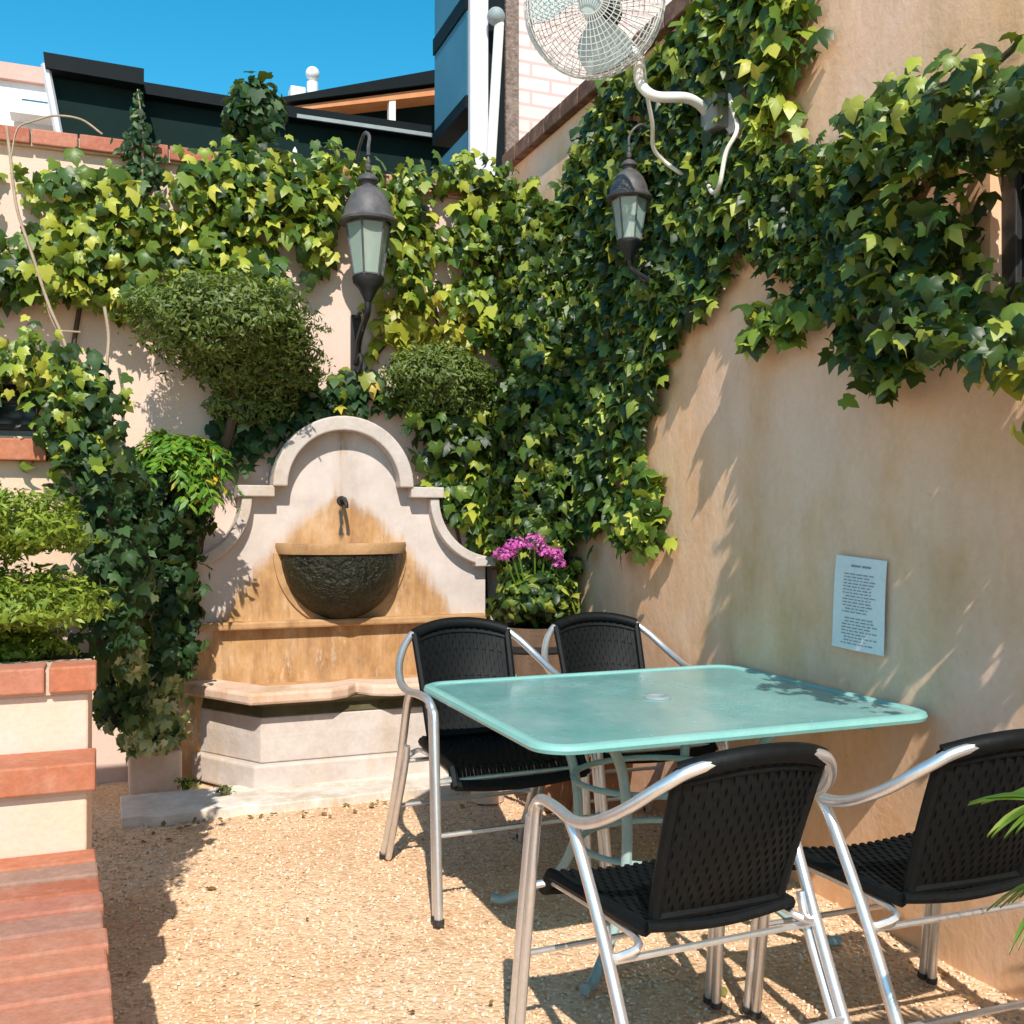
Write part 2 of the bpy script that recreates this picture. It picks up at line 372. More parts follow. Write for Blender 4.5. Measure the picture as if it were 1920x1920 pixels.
def leaves(C, N, T, sz, tpl, name, mat, parent=None):
    """one mesh of many leaves: centres C, facing N, tips towards T"""
    C = np.asarray(C, float); N = np.asarray(N, float); T = np.asarray(T, float); sz = np.asarray(sz, float)
    N /= np.linalg.norm(N, axis=1, keepdims=True)+1e-9
    kx = rng.uniform(.72, 1.15, len(C)) if tpl is LOBE else rng.uniform(.85, 1.15, len(C)); kz = rng.uniform(.1, 2.6, len(C)); T = T-N*(T*N).sum(1, keepdims=True); T /= np.linalg.norm(T, axis=1, keepdims=True)+1e-9
    B = np.cross(T, N); V, F = tpl
    P = C[:, None, :]+sz[:, None, None]*(kx[:, None, None]*V[None, :, 0:1]*B[:, None, :]+(V[None, :, 1:2]-.4)*T[:, None, :]+kz[:, None, None]*V[None, :, 2:3]*N[:, None, :])
    k = len(V); P = P.reshape(-1, 3)
    F = np.array(F); FF = (F[None]+np.arange(len(C))[:, None, None]*k).reshape(-1, 3)
    if parent is not None: P = P-np.array(WM(parent).translation)
    me = bpy.data.meshes.new(name); me.from_pydata(P.tolist(), [], FF.tolist())
    me.materials.append(mat); o = bpy.data.objects.new(name, me); COL.objects.link(o)
    me.polygons.foreach_set('use_smooth', [tpl is not OCT_]*len(me.polygons))
    if parent is not None: o.parent = parent
    return o
OCT_ = None
def rnd(n, s=1.): return rng.normal(0, s, (n, 3))

def wall_scatter(poly, ax, dens, thick, size, clump=3.0, gap=.36, holes=(), edge=.05):
    """leaf centres over a polygon (wall coordinates) on a wall plane; ax 'Y': wall faces -Y, 'X': wall faces -X"""
    us = [p[0] for p in poly]; vs = [p[1] for p in poly]
    u0, u1, v0, v1 = min(us), max(us), min(vs), max(vs); n = int((u1-u0)*(v1-v0)*dens)
    C = []; S_ = []
    for _ in range(n):
        u = random.uniform(u0, u1); v = random.uniform(v0, v1)
        if not inpoly(u, v, poly) or any(inpoly(u, v, h) for h in holes): continue
        q = mnoise.noise(Vector((u*clump, v*clump, 3.3 if ax == 'Y' else 8.1)))*.5+.5
        if q < gap*random.uniform(.7, 1.25): continue
        u += random.gauss(0, edge); v += random.gauss(0, edge)
        th = thick(u, v) if callable(thick) else thick
        d = .03+th*(random.random()**.8)*(.35+.9*q)
        C.append((u, d, v)); S_.append(random.uniform(*size))
    return C, S_
def ivy(name, label, group, polys, mat='ivy', ax='Y', plane=5.45, dens=900, thick=.2, size=(.06, .11), tpl=LOBE, holes=(), gap=.36, stems=(), edge=.04, extra=None, clump=3.0, cat='climbing vine', stem_mat='bark'):
    C = []; S_ = []
    for poly in polys:
        a, b = wall_scatter(poly, ax, dens, thick, size, clump, gap, holes, edge); C += a; S_ += b
    if ax == 'Y': P = np.array([(u, plane-d, v) for u, d, v in C]); out = np.array([0, -1., 0])
    else: P = np.array([(plane-d, u, v) for u, d, v in C]); out = np.array([-1., 0, 0])
    n = len(P)
    lo = P.copy(); base = lo[np.argmin(lo[:, 2])].copy()
    t = thing(name, label, cat, tuple(base), 0, group)
    N = out*.6+np.array([0, -.35, .55])+rnd(n, .55)
    T = np.array([0, 0, -1.])+out*.35+rnd(n, .45)
    leaves(P, N, T, S_, tpl, 'foliage', M[mat], t)
    for path, r in stems: MB().tube(spline(path, 6), r, 6).build('stem', M[stem_mat], t, True)
    return t
def pxw(pts, ax, v):
    out = []
    for p in pts:
        q = U(p[0], p[1], ax, v); out.append((q.x, q.z) if ax == 'Y' else (q.y, q.z))
    return out

def pad(c, rx, ry, rz, n, size, seed=0, under=.25, tpl=BLADE, flat=.6):
    """leaf centres and directions of one cloud-pruned cushion: round above, hollow beneath"""
    C = []; N = []; T = []; S_ = []
    while len(C) < n:
        d = Vector((random.gauss(0, 1), random.gauss(0, 1), random.gauss(0, 1))).normalized()
        if d.z < -.2 and random.random() > under: continue
        k = 1+.30*mnoise.noise(Vector((d.x*2.4+seed, d.y*2.4, d.z*2.4)))+.28*mnoise.noise(Vector((d.x*6+seed, d.y*6, d.z*6)))+(.25*random.random() if random.random() < .03 else 0)
        k *= 1-.35*random.random()**2
        zz = d.z*rz*(1 if d.z > 0 else flat)
        C.append((c[0]+d.x*rx*k, c[1]+d.y*ry*k, c[2]+zz*k))
        nn = Vector((d.x/rx, d.y/ry, d.z/rz)).normalized()
        N.append((nn.x+random.gauss(0, .5), nn.y+random.gauss(0, .5), nn.z+random.gauss(0, .5)+.25))
        T.append((nn.x+random.gauss(0, .6), nn.y+random.gauss(0, .6), nn.z*.6+random.gauss(0, .6)+.3)); S_.append(random.uniform(*size))
    return C, N, T, S_

# ================================================================== the ground
WX, WY = 2.29, 5.45           # side wall face, back wall face
g = MB(); nx, ny = 60, 60
xs = [-40]+[(-4+8*i/nx) for i in range(nx+1)]+[40]; ys = [-40]+[(-1+9*i/ny) for i in range(ny+1)]+[60]
vs = []
for y in ys:
    for x in xs:
        z = .012*mnoise.noise(Vector((x*1.3, y*1.3, 0))) if -4 < x < 4 and -1 < y < 8 else 0
        vs.append((x, y, z-.012))
W_ = len(xs)
g.add(vs, [(j*W_+i, j*W_+i+1, (j+1)*W_+i+1, (j+1)*W_+i) for j in range(len(ys)-1) for i in range(W_-1)])
gr = struct(g.build('gravel_ground', M['gravel'], smooth=True))
# loose pebbles lying on it
OCT = (np.array([(1, 0, 0), (-1, 0, 0), (0, 1, 0), (0, -1, 0), (0, 0, .7), (0, 0, -.7), (.6, .6, .35), (-.6, -.6, .3)]), [(0, 6, 4), (6, 2, 4), (2, 1, 4), (1, 7, 4), (7, 3, 4), (3, 0, 4), (0, 2, 6), (1, 3, 7)])
n = 20000; k = 0; C = []
while len(C) < n:
    y = 1.3+3.6*random.random()**1.2; x = random.uniform(-.2, 2.29)
    if y > 4.65 and x > 0: continue
    C.append((x, y, .012*mnoise.noise(Vector((x*1.3, y*1.3, 0)))-.010))
leaves(C, np.array([(0, 0, 1.)]*n)+rnd(n, .35), rnd(n), rng.uniform(.003, .0068, n), (OCT[0]+np.array([0, .4, 0]), OCT[1]), 'loose_gravel', M['pebble'])
o = bpy.data.objects['loose_gravel']; tag(o, 'loose tan pebbles strewn over the courtyard ground', 'gravel', kind='stuff')
# rough white kerb in front of the fountain
b = MB(); pts = []
for i in range(25): pts.append((.06+i*.085, 4.62+.03*mnoise.noise(Vector((i*.6, 0, 0)))+.012*random.uniform(-1, 1)))
pts += [(2.1, 5.0), (.06, 5.0)]
b.prism(pts, 'Z', -.02, .030); struct(b.build('stone_kerb', M['kerb'], bevel=.006))

# ================================================================== back wall
t = thing('garden_wall', 'cream stucco wall with red brick coping behind the stone fountain', 'wall', (0, WY, 0))
MB().box(-4, WX-.002, WY, WY+.24, -.05, 3.09).build('wall', M['cream'], t, bevel=.008)
b = MB(); x = -4.0
while x < WX-.1:
    wd = random.uniform(.205, .225); dz = random.uniform(-.004, .004); dy = random.uniform(-.006, .006)
    b.box(x, x+wd-.008, WY-.05+dy, WY+.28+dy, 3.092+dz, 3.165+dz); x += wd
b.build('brick_coping', M['coping'], t, bevel=.006)
MB().box(-4, WX-.002, WY-.03, WY+.26, 3.085, 3.15).build('mortar_bed', M['mortar'], t)

# ================================================================== side wall with its window
t = thing('house_wall', 'tall tan rendered house wall along the right side, ivy growing across it', 'wall', (WX, 2.5, 0))
b = MB(); y0, y1, z0, z1 = 1.35, 2.16, 1.80, 2.36
b.box(WX, WX+.3, -3, y0, -.05, 6.5); b.box(WX, WX+.3, y1, 3.42, -.05, 6.5)
b.box(WX, WX+.3, y0, y1, -.05, z0); b.box(WX, WX+.3, y0, y1, z1, 6.5); b.box(WX, WX+.298, 3.42, WY+.3, -.05, 3.42)
b.build('wall', M['tan'], t)
b = MB(); y = 3.44
while y < WY+.2:
    b.box(WX-.05, WX+.32, y, y+.21, 3.42, 3.51); y += .218
b.build('coping', M['brownbrick'], t, bevel=.006)
fr = MB()
for a in ((y0, y1, z0, z0+.05), (y0, y1, z1-.05, z1), (y0, y0+.05, z0+.05, z1-.05), (y1-.05, y1, z0+.05, z1-.05), (1.73, 1.77, z0+.05, z1-.05)):
    fr.box(WX+.04, WX+.09, *a)
f = fr.build('window', M['motor'], t, bevel=.004)
MB().box(WX+.062, WX+.07, y0+.05, y1-.05, z0+.05, z1-.05).build('pane', M['darkpane'], f)
# a cable clipped down the wall by the ivy strip
b = MB(); b.tube(spline([U(1440, 195, 'X', WX-.003), U(1470, 130, 'X', WX-.004), U(1505, 65, 'X', WX-.003), U(1540, -10, 'X', WX-.003), U(1640, -200, 'X', WX-.003)], 6), .003, 6)
tag(b.build('cable', M['cord'], None, True), 'thin grey cable running up the bare pink part of the house wall', 'cable')
# weathered timber batten up the corner of the tall wall
b = MB(); a0 = U(1352, 215, 'X', WX-.03); b.box(WX-.035, WX-.003, 3.42-.09, 3.42, a0.z-.1, 4.6)
tag(b.build('timber_batten', M['lilac'], None, bevel=.004), 'weathered grey batten running up the house wall amid the ivy', 'batten')
# notice
n0 = [U(1568, 1040, 'X', WX-.012), U(1663, 1052, 'X', WX-.012), U(1655, 1230, 'X', WX-.022), U(1558, 1210, 'X', WX-.022)]
t = thing('paper_notice', 'white paper notice of small print pinned to the tan house wall', 'notice', tuple(n0[3]))
b = MB(); nn = 8; vs = []
for j in range(nn+1):
    for i in range(nn+1):
        u, v = i/nn, j/nn; p = (n0[0]*(1-u)+n0[1]*u)*(1-v)+(n0[3]*(1-u)+n0[2]*u)*v
        p.x -= .006*math.sin(u*PI)*v+.002*math.sin(v*5)
        vs.append(p)
top = [Vector(p) for p in vs]
b.add(vs+[p+Vector((.0015, 0, 0)) for p in vs], [(j*9+i, j*9+i+1, (j+1)*9+i+1, (j+1)*9+i) for j in range(nn) for i in range(nn)]+[(81+j*9+i, 81+(j+1)*9+i, 81+(j+1)*9+i+1, 81+j*9+i+1) for j in range(nn) for i in range(nn)])
b.build('sheet', M['paper'], t)
def onpaper(u, v):
    i = min(int(u*nn), nn-1); j = min(int(v*nn), nn-1); fu, fv = u*nn-i, v*nn-j
    p = (top[j*9+i]*(1-fu)+top[j*9+i+1]*fu)*(1-fv)+(top[(j+1)*9+i]*(1-fu)+top[(j+1)*9+i+1]*fu)*fv
    return p+Vector((-.002, 0, 0))
b = MB()
def word(u0, u1, v, h):
    b.add([onpaper(u0, v), onpaper(u1, v), onpaper(u1, v+h), onpaper(u0, v+h)], [(0, 1, 2, 3)])
word(.33, .52, .085, .022); word(.55, .72, .085, .022)
v = .18
while v < .93:
    if not (.60 < v < .64 or .36 < v < .38):
        u = .2 if random.random() < .6 else .26; end = random.uniform(.68, .86)
        while u < end:
            wl = random.uniform(.03, .11); word(u, min(u+wl, .88), v, .012); u += wl+.022
    v += .034
b.build('print', M['ink'], t)

# ================================================================== pier with an opening, at the left
PX, PY = -.05, 3.42
t = thing('stucco_pier', 'cream stucco pier with dark opening above a brick sill, ivy over its top', 'pier', (PX, PY, 0))
b = MB(); oz0, oz1, ox = 1.54, 1.73, -.20
b.box(-2.5, PX, PY, PY+.42, -.05, oz0); b.box(ox, PX, PY, PY+.42, oz0, oz1); b.box(-2.5, PX, PY, PY+.42, oz1, 1.80); b.box(-2.5, ox, PY+.3, PY+.42, oz0, oz1)
b.build('wall', M['cream'], t)
MB().box(-2.5, ox, PY+.28, PY+.298, oz0+.002, oz1-.002).build('opening_back', M['darkpane'], t)
b = MB(); x = ox+.03
while x > -2.4: b.box(x-.2, x, PY-.05, PY+.02, 1.465, 1.53); x -= .21
b.build('brick_sill', M['brick'], t, bevel=.004)
b = MB(); b.tube([(-2.4, PY-.01, oz0+.025), (ox, PY-.01, oz0+.025)], .010, 8); b.tube([(-2.4, PY-.01, oz0+.1), (ox, PY-.01, oz0+.1)], .006, 6)
b.build('grille_bar', M['iron'], t, True)

# ================================================================== stepped planter
SHR = Matrix(((1, -.040, 0, .040*2.55), (0, 1, 0, 0), (0, 0, 1, 0), (0, 0, 0, 1)))
t = thing('brick_planter', 'stepped cream stucco planter capped with red brick courses, bottom left', 'planter', (-.02, 2.6, 0))
b = MB(); b.box(-2.2, -.035, 1.0, 2.55, -.05, .455, SHR); b.box(-2.2, -.04, 2.56, 2.70, -.05, .66); b.box(-2.2, -.04, 2.71, 3.41, -.05, .865)
b.build('stucco', M['cream'], t, bevel=.006)
m_ = MB(); m_.box(-2.18, -.026, 1.02, 2.54, .456, .519, SHR); m_.box(-2.18, -.036, 2.55, 2.695, .661, .727); m_.box(-2.18, -.036, 2.70, 2.90, .866, .925); m_.build('mortar', M['mortar'], t)
SHR = Matrix(((1, -.040, 0, .040*2.55), (0, 1, 0, 0), (0, 0, 1, 0), (0, 0, 0, 1)))
b = MB(); y = 2.553; r_ = 0
while y > 1.0:
    x = -.018+random.uniform(-.004, .002); r_ += 1; first = random.uniform(.23, .30)
    while x > -2.2:
        L = first if first else .22; first = 0
        b.box(x-L+.009, x-random.uniform(0, .004), y-.098+.015, y, .452, .53+random.uniform(-.003, .002), SHR); x -= L
    y -= .098
b.build('brick_tread', M['brick'], t, bevel=.005)
for x, ya, yb, za, zb in ((-.022, 2.535, 2.70, .668, .733), (-.022+.11, 2.685, 2.80, .872, .935)):
    b = MB(); i = 0
    while x > -2.2:
        x1_ = min(x, -.022); b.box(x-.215, x1_, ya, yb, za, zb+random.uniform(-.002, .002)); x -= .225
    b.build('brick_course', M['brick'], t, bevel=.005)
MB().box(-2.1, -.08, 2.80, 3.40, .86, .90).build('soil', M['soil'], t)

# ================================================================== the wall fountain
FX, FY = 1.14, 5.30
t = thing('wall_fountain', 'pale stone wall fountain with arched back, half bowl and scalloped basin, stained ochre', 'fountain', (FX, FY, 0))
def arc(cx, cz, r, a0, a1, n=16): return [(cx+r*math.cos(math.radians(a0+(a1-a0)*i/n)), cz+r*math.sin(math.radians(a0+(a1-a0)*i/n))) for i in range(n+1)]
right = [(.80, 0), (.80, 1.03), (.83, 1.03), (.83, 1.08)]+arc(.83, 1.40, .32, 270, 180, 12)[1:]+[(.51, 1.40), (.53, 1.40), (.53, 1.455), (.362, 1.455)]
outl = right+arc(0, 1.455, .36, 0, 180, 28)+[(-x, z) for x, z in right[::-1]]
sh = lambda P: [(FX+x, z) for x, z in P]
b = MB(); b.prism(sh(outl), 'Y', FY, WY+.01); b.build('back_slab', M['fstone'], t, bevel=.008)
b = MB(); b.prism(sh(arc(0, 1.455, .366, 0, 180, 28)+arc(0, 1.455, .292, 180, 0, 28)), 'Y', FY-.095, FY+.02); b.build('arch_moulding', M['stone'], t, bevel=.008)
for s in (1, -1):
    f_ = (lambda P: [(FX+s*x, z) for x, z in P])
    b = MB(); b.prism(f_([(.355, 1.402), (.536, 1.402), (.536, 1.459), (.355, 1.459)]), 'Y', FY-.085, FY+.02); b.build('ledge', M['stone'], t, bevel=.006)
    b = MB(); b.prism(f_(arc(.83, 1.40, .316, 268, 180, 14)+arc(.83, 1.40, .366, 180, 262, 14)), 'Y', FY-.07, FY+.02); b.build('scroll_moulding', M['stone'], t, bevel=.006)
    b = MB(); b.prism(f_([(.72, 1.032), (.836, 1.032), (.836, 1.084), (.72, 1.084)]), 'Y', FY-.073, FY+.021); b.build('foot_ledge', M['stone'], t, bevel=.006)
b = MB(); b.box(FX-.79, FX+.79, FY-.06, FY+.02, .735, .775); b.build('splash_ledge', M['ochre'], t, bevel=.01)
SQ = Matrix.Diagonal((1, .78, 1))
pr = [(.001, .765)]+[(.316*math.sin(math.radians(a)), 1.115-.35*math.cos(math.radians(a))) for a in range(8, 91, 6)]+[(.316, 1.118)]
b = MB(); b.lathe(pr, 32, (FX, FY, 0), PI, 2*PI, SQ)
for i, v_ in enumerate(b.v):
    q = Vector(v_); dd = .012*mnoise.noise(q*9)+.006*mnoise.noise(q*30); b.v[i] = (q.x, q.y-abs(dd) if q.y < FY-.02 else q.y, q.z)
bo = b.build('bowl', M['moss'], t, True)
b = MB(); b.lathe([(.001, 1.12), (.29, 1.12), (.295, 1.168), (.338, 1.168), (.342, 1.15), (.330, 1.112), (.314, 1.11)], 36, (FX, FY, 0), PI, 2*PI, SQ); b.build('bowl_rim', M['ochre'], t, True)
b = MB(); e_ = lambda k: [(FX-k*.332*math.cos(math.radians(q)), 1.118-k*.365*math.sin(math.radians(q))) for q in range(0, 181, 6)]
b.prism(e_(1.06)+e_(.9)[::-1], 'Y', FY-.014, FY+.01); b.build('bowl_edge', M['ochre'], t, bevel=.004)
b = MB(); b.lathe([(.001, -.03), (.022, -.03), (.028, -.015), (.022, 0), (.001, 0)], 16, (FX, FY-.01, 1.385), M=Matrix.Rotation(PI/2, 3, 'X'))
b.tube(spline([(FX, FY, 1.385), (FX, FY-.07, 1.395), (FX, FY-.12, 1.37), (FX, FY-.125, 1.345)], 5), .010, 8); b.build('spout', M['iron'], t, True)
base = [(-.80, WY), (-.46, 4.93), (.46, 4.93), (.80, WY)]
def off(P, d, yy): return [(FX+x+(d if x > 0 else -d if x < 0 else 0), y-yy if y < WY-.001 else y) for x, y in P]
b = MB(); b.prism(off(base, .035, .035), 'Z', .0, .135); b.build('plinth', M['stone'], t, bevel=.012)
b = MB(); P0, P1, P2, P3 = off(base, .0, .0), off(base, .003, .004), off(base, -.01, -.01), off(base, .03, .04)
lv = [(P0, .137), (P1, .26), (P0, .352), (P2, .40), (P3, .428)]; vs = []; fs = []
for P, z in lv: vs += [(x, y, z) for x, y in P]
for k in range(len(lv)-1):
    for i in range(4): fs.append((k*4+i, k*4+(i+1) % 4, k*4+4+(i+1) % 4, k*4+4+i))
b.add(vs[:12], fs[:8]+[(0, 1, 2, 3), (8, 9, 10, 11)]); b.build('basin', M['stone'], t, bevel=.006)
b = MB(); b.add([(x, y, z+.002) for x, y, z in vs[8:]], [tuple(i-8 for i in f) for f in fs[8:]]+[(0, 1, 2, 3), (8, 9, 10, 11)]); b.build('algae_shade_cove', M['algaeshade'], t, bevel=.004)  # cove coloured dark to paint the lip's shadow, plus algae stain
oo = [(-.91, WY), (-.53, 4.82), (-.15, 4.82), (-.06, 4.87), (0, 4.95), (.06, 4.87), (.15, 4.82), (.53, 4.82), (.91, WY)]
ii = [(-.72, WY), (-.42, 5.0), (-.15, 5.0), (-.06, 5.03), (0, 5.08), (.06, 5.03), (.15, 5.0), (.42, 5.0), (.72, WY)]
b = MB(); n = len(oo); vs = [(FX+x, y, z) for P, z in ((oo, .43), (oo, .487), (ii, .492), (ii, .43)) for x, y in P]; fs = []
for k in range(4):
    for i in range(n-1): fs.append((k*n+i, k*n+i+1, ((k+1) % 4)*n+i+1, ((k+1) % 4)*n+i))
fs += [(0, n, 2*n, 3*n), (n-1, 2*n-1, 3*n-1, 4*n-1)]
b.add(vs, fs); b.build('basin_rim', M['rimstone'], t, bevel=.014)
b = MB(); b.prism([(FX+x*.99, min(y+.005, FY-.001)) for x, y in ii], 'Z', .428, .455); b.build('basin_floor', M['ochre'], t)
b = MB(); b.box(.10, .335, 5.08, 5.40, -.02, .20); tag(b.build('stone_block', M['rimstone'], None, bevel=.015), 'low tan stone block on the ground at the left foot of the fountain', 'stone block')

# ================================================================== lanterns
def make_lantern(label, loc, rz, scale):
    t = thing('wall_lantern', label, 'lantern', loc, rz, 'lanterns on wall brackets', scale)
    k = dict(world=False)
    b = MB(); b.lathe([(.001, -.06), (.02, -.06), (.035, -.03), (.05, 0), (.078, .03), (.082, .06), (.06, .062), (.001, .062)], 24); b.build('base_cup', M['iron'], t, True, **k)
    b = MB(); b.lathe([(.072, .064), (.113, .335)], 6); g_ = b.build('glass', M['lampglass'], t, **k)
    b = MB(); b.lathe([(.016, .065), (.016, .16), (.02, .17), (.02, .22), (.001, .235)], 10); b.build('bulb', M['whitepaint'], g_, True, **k)
    b = MB()
    for i in range(6):
        a = 2*PI*i/6; b.tube([(.074*math.cos(a), .074*math.sin(a), .06), (.116*math.cos(a), .116*math.sin(a), .34)], .0055, 6)
    for r, z in ((.075, .07), (.116, .333)): b.tube([(r*math.cos(2*PI*i/6), r*math.sin(2*PI*i/6), z) for i in range(6)], .006, 6, True)
    b.build('glass_frame', M['lampgrey'], t, True, **k)
    b = MB(); b.lathe([(.118, .335), (.150, .338), (.153, .35), (.128, .375), (.118, .42), (.095, .475), (.06, .515), (.035, .53), (.035, .545), (.055, .555), (.055, .565), (.03, .59), (.012, .60), (.001, .60)], 28); b.build('roof', M['lampgrey'], t, True, **k)
    b = MB(); b.lathe([(.001, .60), (.014, .61), (.018, .63), (.008, .645), (.012, .66), (.001, .69)], 14); b.build('finial', M['lampgrey'], t, True, **k)
    b = MB(); b.tube(spline([(0, 0, -.05), (0, .02, -.12), (0, .12, -.17), (0, .22, -.24), (0, .275, -.34)], 6), .018, 8)
    b.tube(spline([(0, .27, -.10), (0, .18, -.08), (0, .09, -.10), (0, .07, -.16), (0, .12, -.19), (0, .15, -.15)], 6), .009, 6)
    b.tube(spline([(0, .285, -.36), (0, .2, -.40), (0, .15, -.36), (0, .17, -.31), (0, .21, -.32)], 6), .009, 6); b.build('bracket', M['iron'], t, True, **k)
    b = MB(); b.box(-.028, .028, .272, .294, -.42, -.08); b.build('wall_plate', M['iron'], t, False, .006, **k)
    # scroll above the roof
    b = MB(); b.tube(spline([(0, 0, .69), (.0, .0, .74), (.012, .03, .80), (.005, .10, .84), (0, .20, .80), (0, .285, .74)], 6), [.009]*31, 7); b.build('top_scroll', M['lampgrey'], t, True, **k)
    return t
p = U(690, 520, 'Y', 5.155)
make_lantern('large grey iron lantern on the cream back wall, clear of the leaves', (p.x, 5.155, p.z-.06), 0, 1)
p = U(1180, 452, 'X', 2.095)
make_lantern('smaller black lantern half buried in the ivy of the house wall', (2.095, p.y, p.z-.04), -PI/2,  .66)

# ================================================================== wall fan
FC = Vector((1.70, 3.46, 3.235)); FA = Vector((-.62, -.74, -.26)).normalized()
Rq = FA.to_track_quat('Z', 'Y').to_matrix(); R_ = .268
t = thing('wall_fan', 'large grey cage fan on a bent white arm fixed to the house wall', 'fan', tuple(U(1335, 225, 'X', WX-.02)))
b = MB()
def fp(r, a, z): return FC+Rq @ Vector((r*math.cos(a), r*math.sin(a), z))
for sgn, dep in ((1, .09), (-1, .10)):
    prof = [(R_*math.sin(math.radians(q)), sgn*dep*math.cos(math.radians(q))**.6 if q < 90 else 0) for q in range(12, 91, 6)]
    for r, z in prof[::1]: b.tube([fp(r, 2*PI*i/36, z) for i in range(36)], .0019 if r < R_*.97 else .004, 4, True)
    for i in range(52):
        b.tube([fp(r, 2*PI*i/52, z) for r, z in prof], .0018, 4, cap=False)
b.build('cage', M['cage'], t, True)
for i in range(3):
    b = MB(); a0 = 2*PI*i/3+.5; vs = []; nr, na = 8, 7
    for j in range(nr+1):
        r = .05+(R_-.075)*j/nr; half = .55*math.sin(math.radians(35+110*j/nr))+.1
        for q in range(na+1):
            a = a0+half*(2*q/na-1)+.25*j/nr; vs.append(fp(r, a, .035*(2*q/na-1)))
    vs2 = [p-FA*.004 for p in vs]; mm = na+1; N_ = len(vs)
    fs = [(j*mm+q, j*mm+q+1, (j+1)*mm+q+1, (j+1)*mm+q) for j in range(nr) for q in range(na)]
    b.add(vs+vs2, fs+[tuple(x+N_ for x in f[::-1]) for f in fs]); b.build('blade', M['blade'], t, True)
b = MB(); b.lathe([(.001, .055), (.05, .05), (.058, 0), (.05, -.03), (.001, -.03)], 20, FC, M=Rq); b.build('hub', M['blade'], t, True)
b = MB(); b.lathe([(.001, -.10), (.06, -.10), (.07, -.12), (.07, -.20), (.05, -.235), (.001, -.24)], 20, FC, M=Rq); b.build('motor', M['motor'], t, True)
tail = FC-FA*.19
b = MB(); b.tube(spline([tail, tail+Vector((.03, .0, -.10)), U(1193, 100, 'X', 1.88), U(1200, 150, 'X', 1.90), U(1228, 178, 'X', 1.95), U(1290, 182, 'X', 2.10), U(1322, 204, 'X', 2.20), U(1336, 238, 'X', 2.275)], 8), .020, 10); b.build('arm', M['whitepaint'], t, True)
q = U(1365, 215, 'X', WX); b = MB(); b.box(WX-.09, WX-.001, q.y-.06, q.y+.06, q.z-.07, q.z+.08); b.build('junction_box', M['greybox'], t, False, .008)
b = MB(); b.tube(spline([U(1205, 105, 'X', 1.90), U(1215, 180, 'X', 1.97), U(1224, 230, 'X', 2.02), U(1226, 275, 'X', 2.06), U(1245, 300, 'X', 2.12), U(1275, 322, 'X', 2.18), U(1310, 345, 'X', 2.28)], 8), .0085, 7); b.build('cord', M['cord'], t, True)
b = MB(); b.tube(spline([U(1366, 115, 'X', 2.285), U(1372, 190, 'X', 2.21), U(1383, 240, 'X', 2.16), U(1362, 285, 'X', 2.12), U(1350, 345, 'X', 2.1), U(1337, 360, 'X', 2.14), U(1325, 340, 'X', 2.2), U(1312, 345, 'X', 2.28)], 8), .0085, 7); b.build('cord', M['cord'], t, True)

# ================================================================== table
TX0, TX1, TY0, TY1, TZ = 1.005, 2.272, 2.325, 3.43, .72
def rrect(x0, x1, y0, y1, r, n=7):
    out = []
    for cx, cy, a0 in ((x1-r, y1-r, 0), (x0+r, y1-r, 90), (x0+r, y0+r, 180), (x1-r, y0+r, 270)):
        out += [(cx+r*math.cos(math.radians(a0+90*i/n)), cy+r*math.sin(math.radians(a0+90*i/n))) for i in range(n+1)]
    return out
t = thing('glass_table', 'square teal glass topped patio table between four wicker chairs', 'table', ((TX0+TX1)/2, (TY0+TY1)/2, 0))
prof = [(0, TZ-.020), (-.004, TZ-.010), (0, TZ), (.012, TZ+.004), (.028, TZ+.003), (.038, TZ-.003), (.036, TZ-.020)]
b = MB(); vs = []; n = None
for d, z in prof:
    q = rrect(TX0+d, TX1-d, TY0+d, TY1-d, .10-d); n = len(q); vs += [(x, y, z) for x, y in q]
b.add(vs, [(k*n+i, k*n+(i+1) % n, ((k+1) % 7)*n+(i+1) % n, ((k+1) % 7)*n+i) for k in range(7) for i in range(n)]); b.build('rim', M['teal'], t, True)
b = MB(); b.prism(rrect(TX0+.037, TX1-.037, TY0+.037, TY1-.037, .063), 'Z', TZ-.008, TZ-.002); b.build('glass_top', M['glass'], t)
cx, cy = (TX0+TX1)/2, (TY0+TY1)/2
b = MB(); b.lathe([(.022, TZ-.010), (.022, TZ+.002), (.028, TZ+.006), (.042, TZ+.004), (.045, TZ-.001), (.03, TZ-.012)], 24, (cx, cy, 0)); b.build('umbrella_ring', M['greybox'], t, True)
for sx in (-1, 1):
    for sy in (-1, 1):
        b = MB(); ax_, ay_ = cx+sx*.30, cy+sy*.30
        b.tube(spline([(cx+sx*.40, cy+sy*.34, TZ-.03), (cx+sx*.30, cy+sy*.25, TZ-.07), (cx+sx*.22, cy+sy*.19, .52), (cx+sx*.20, cy+sy*.17, .30), (cx+sx*.25, cy+sy*.21, .13), (cx+sx*.38, cy+sy*.32, 0.02), (cx+sx*.43, cy+sy*.36, .014)], 7), .016, 9)
        b.build('leg', M['tleg'], t, True)
b = MB()
for z, rr in ((.47, .275), (.26, .255)):
    b.tube([(cx+rr*math.cos(2*PI*i/32), cy+rr*.88*math.sin(2*PI*i/32), z) for i in range(32)], .010, 8, True)
b.tube([(cx-.5, cy-.42, TZ-.036), (cx+.5, cy+.42, TZ-.036)], .012, 8); b.tube([(cx-.5, cy+.42, TZ-.05), (cx+.5, cy-.42, TZ-.05)], .012, 8)
b.build('leg_brace', M['tleg'], t, True)

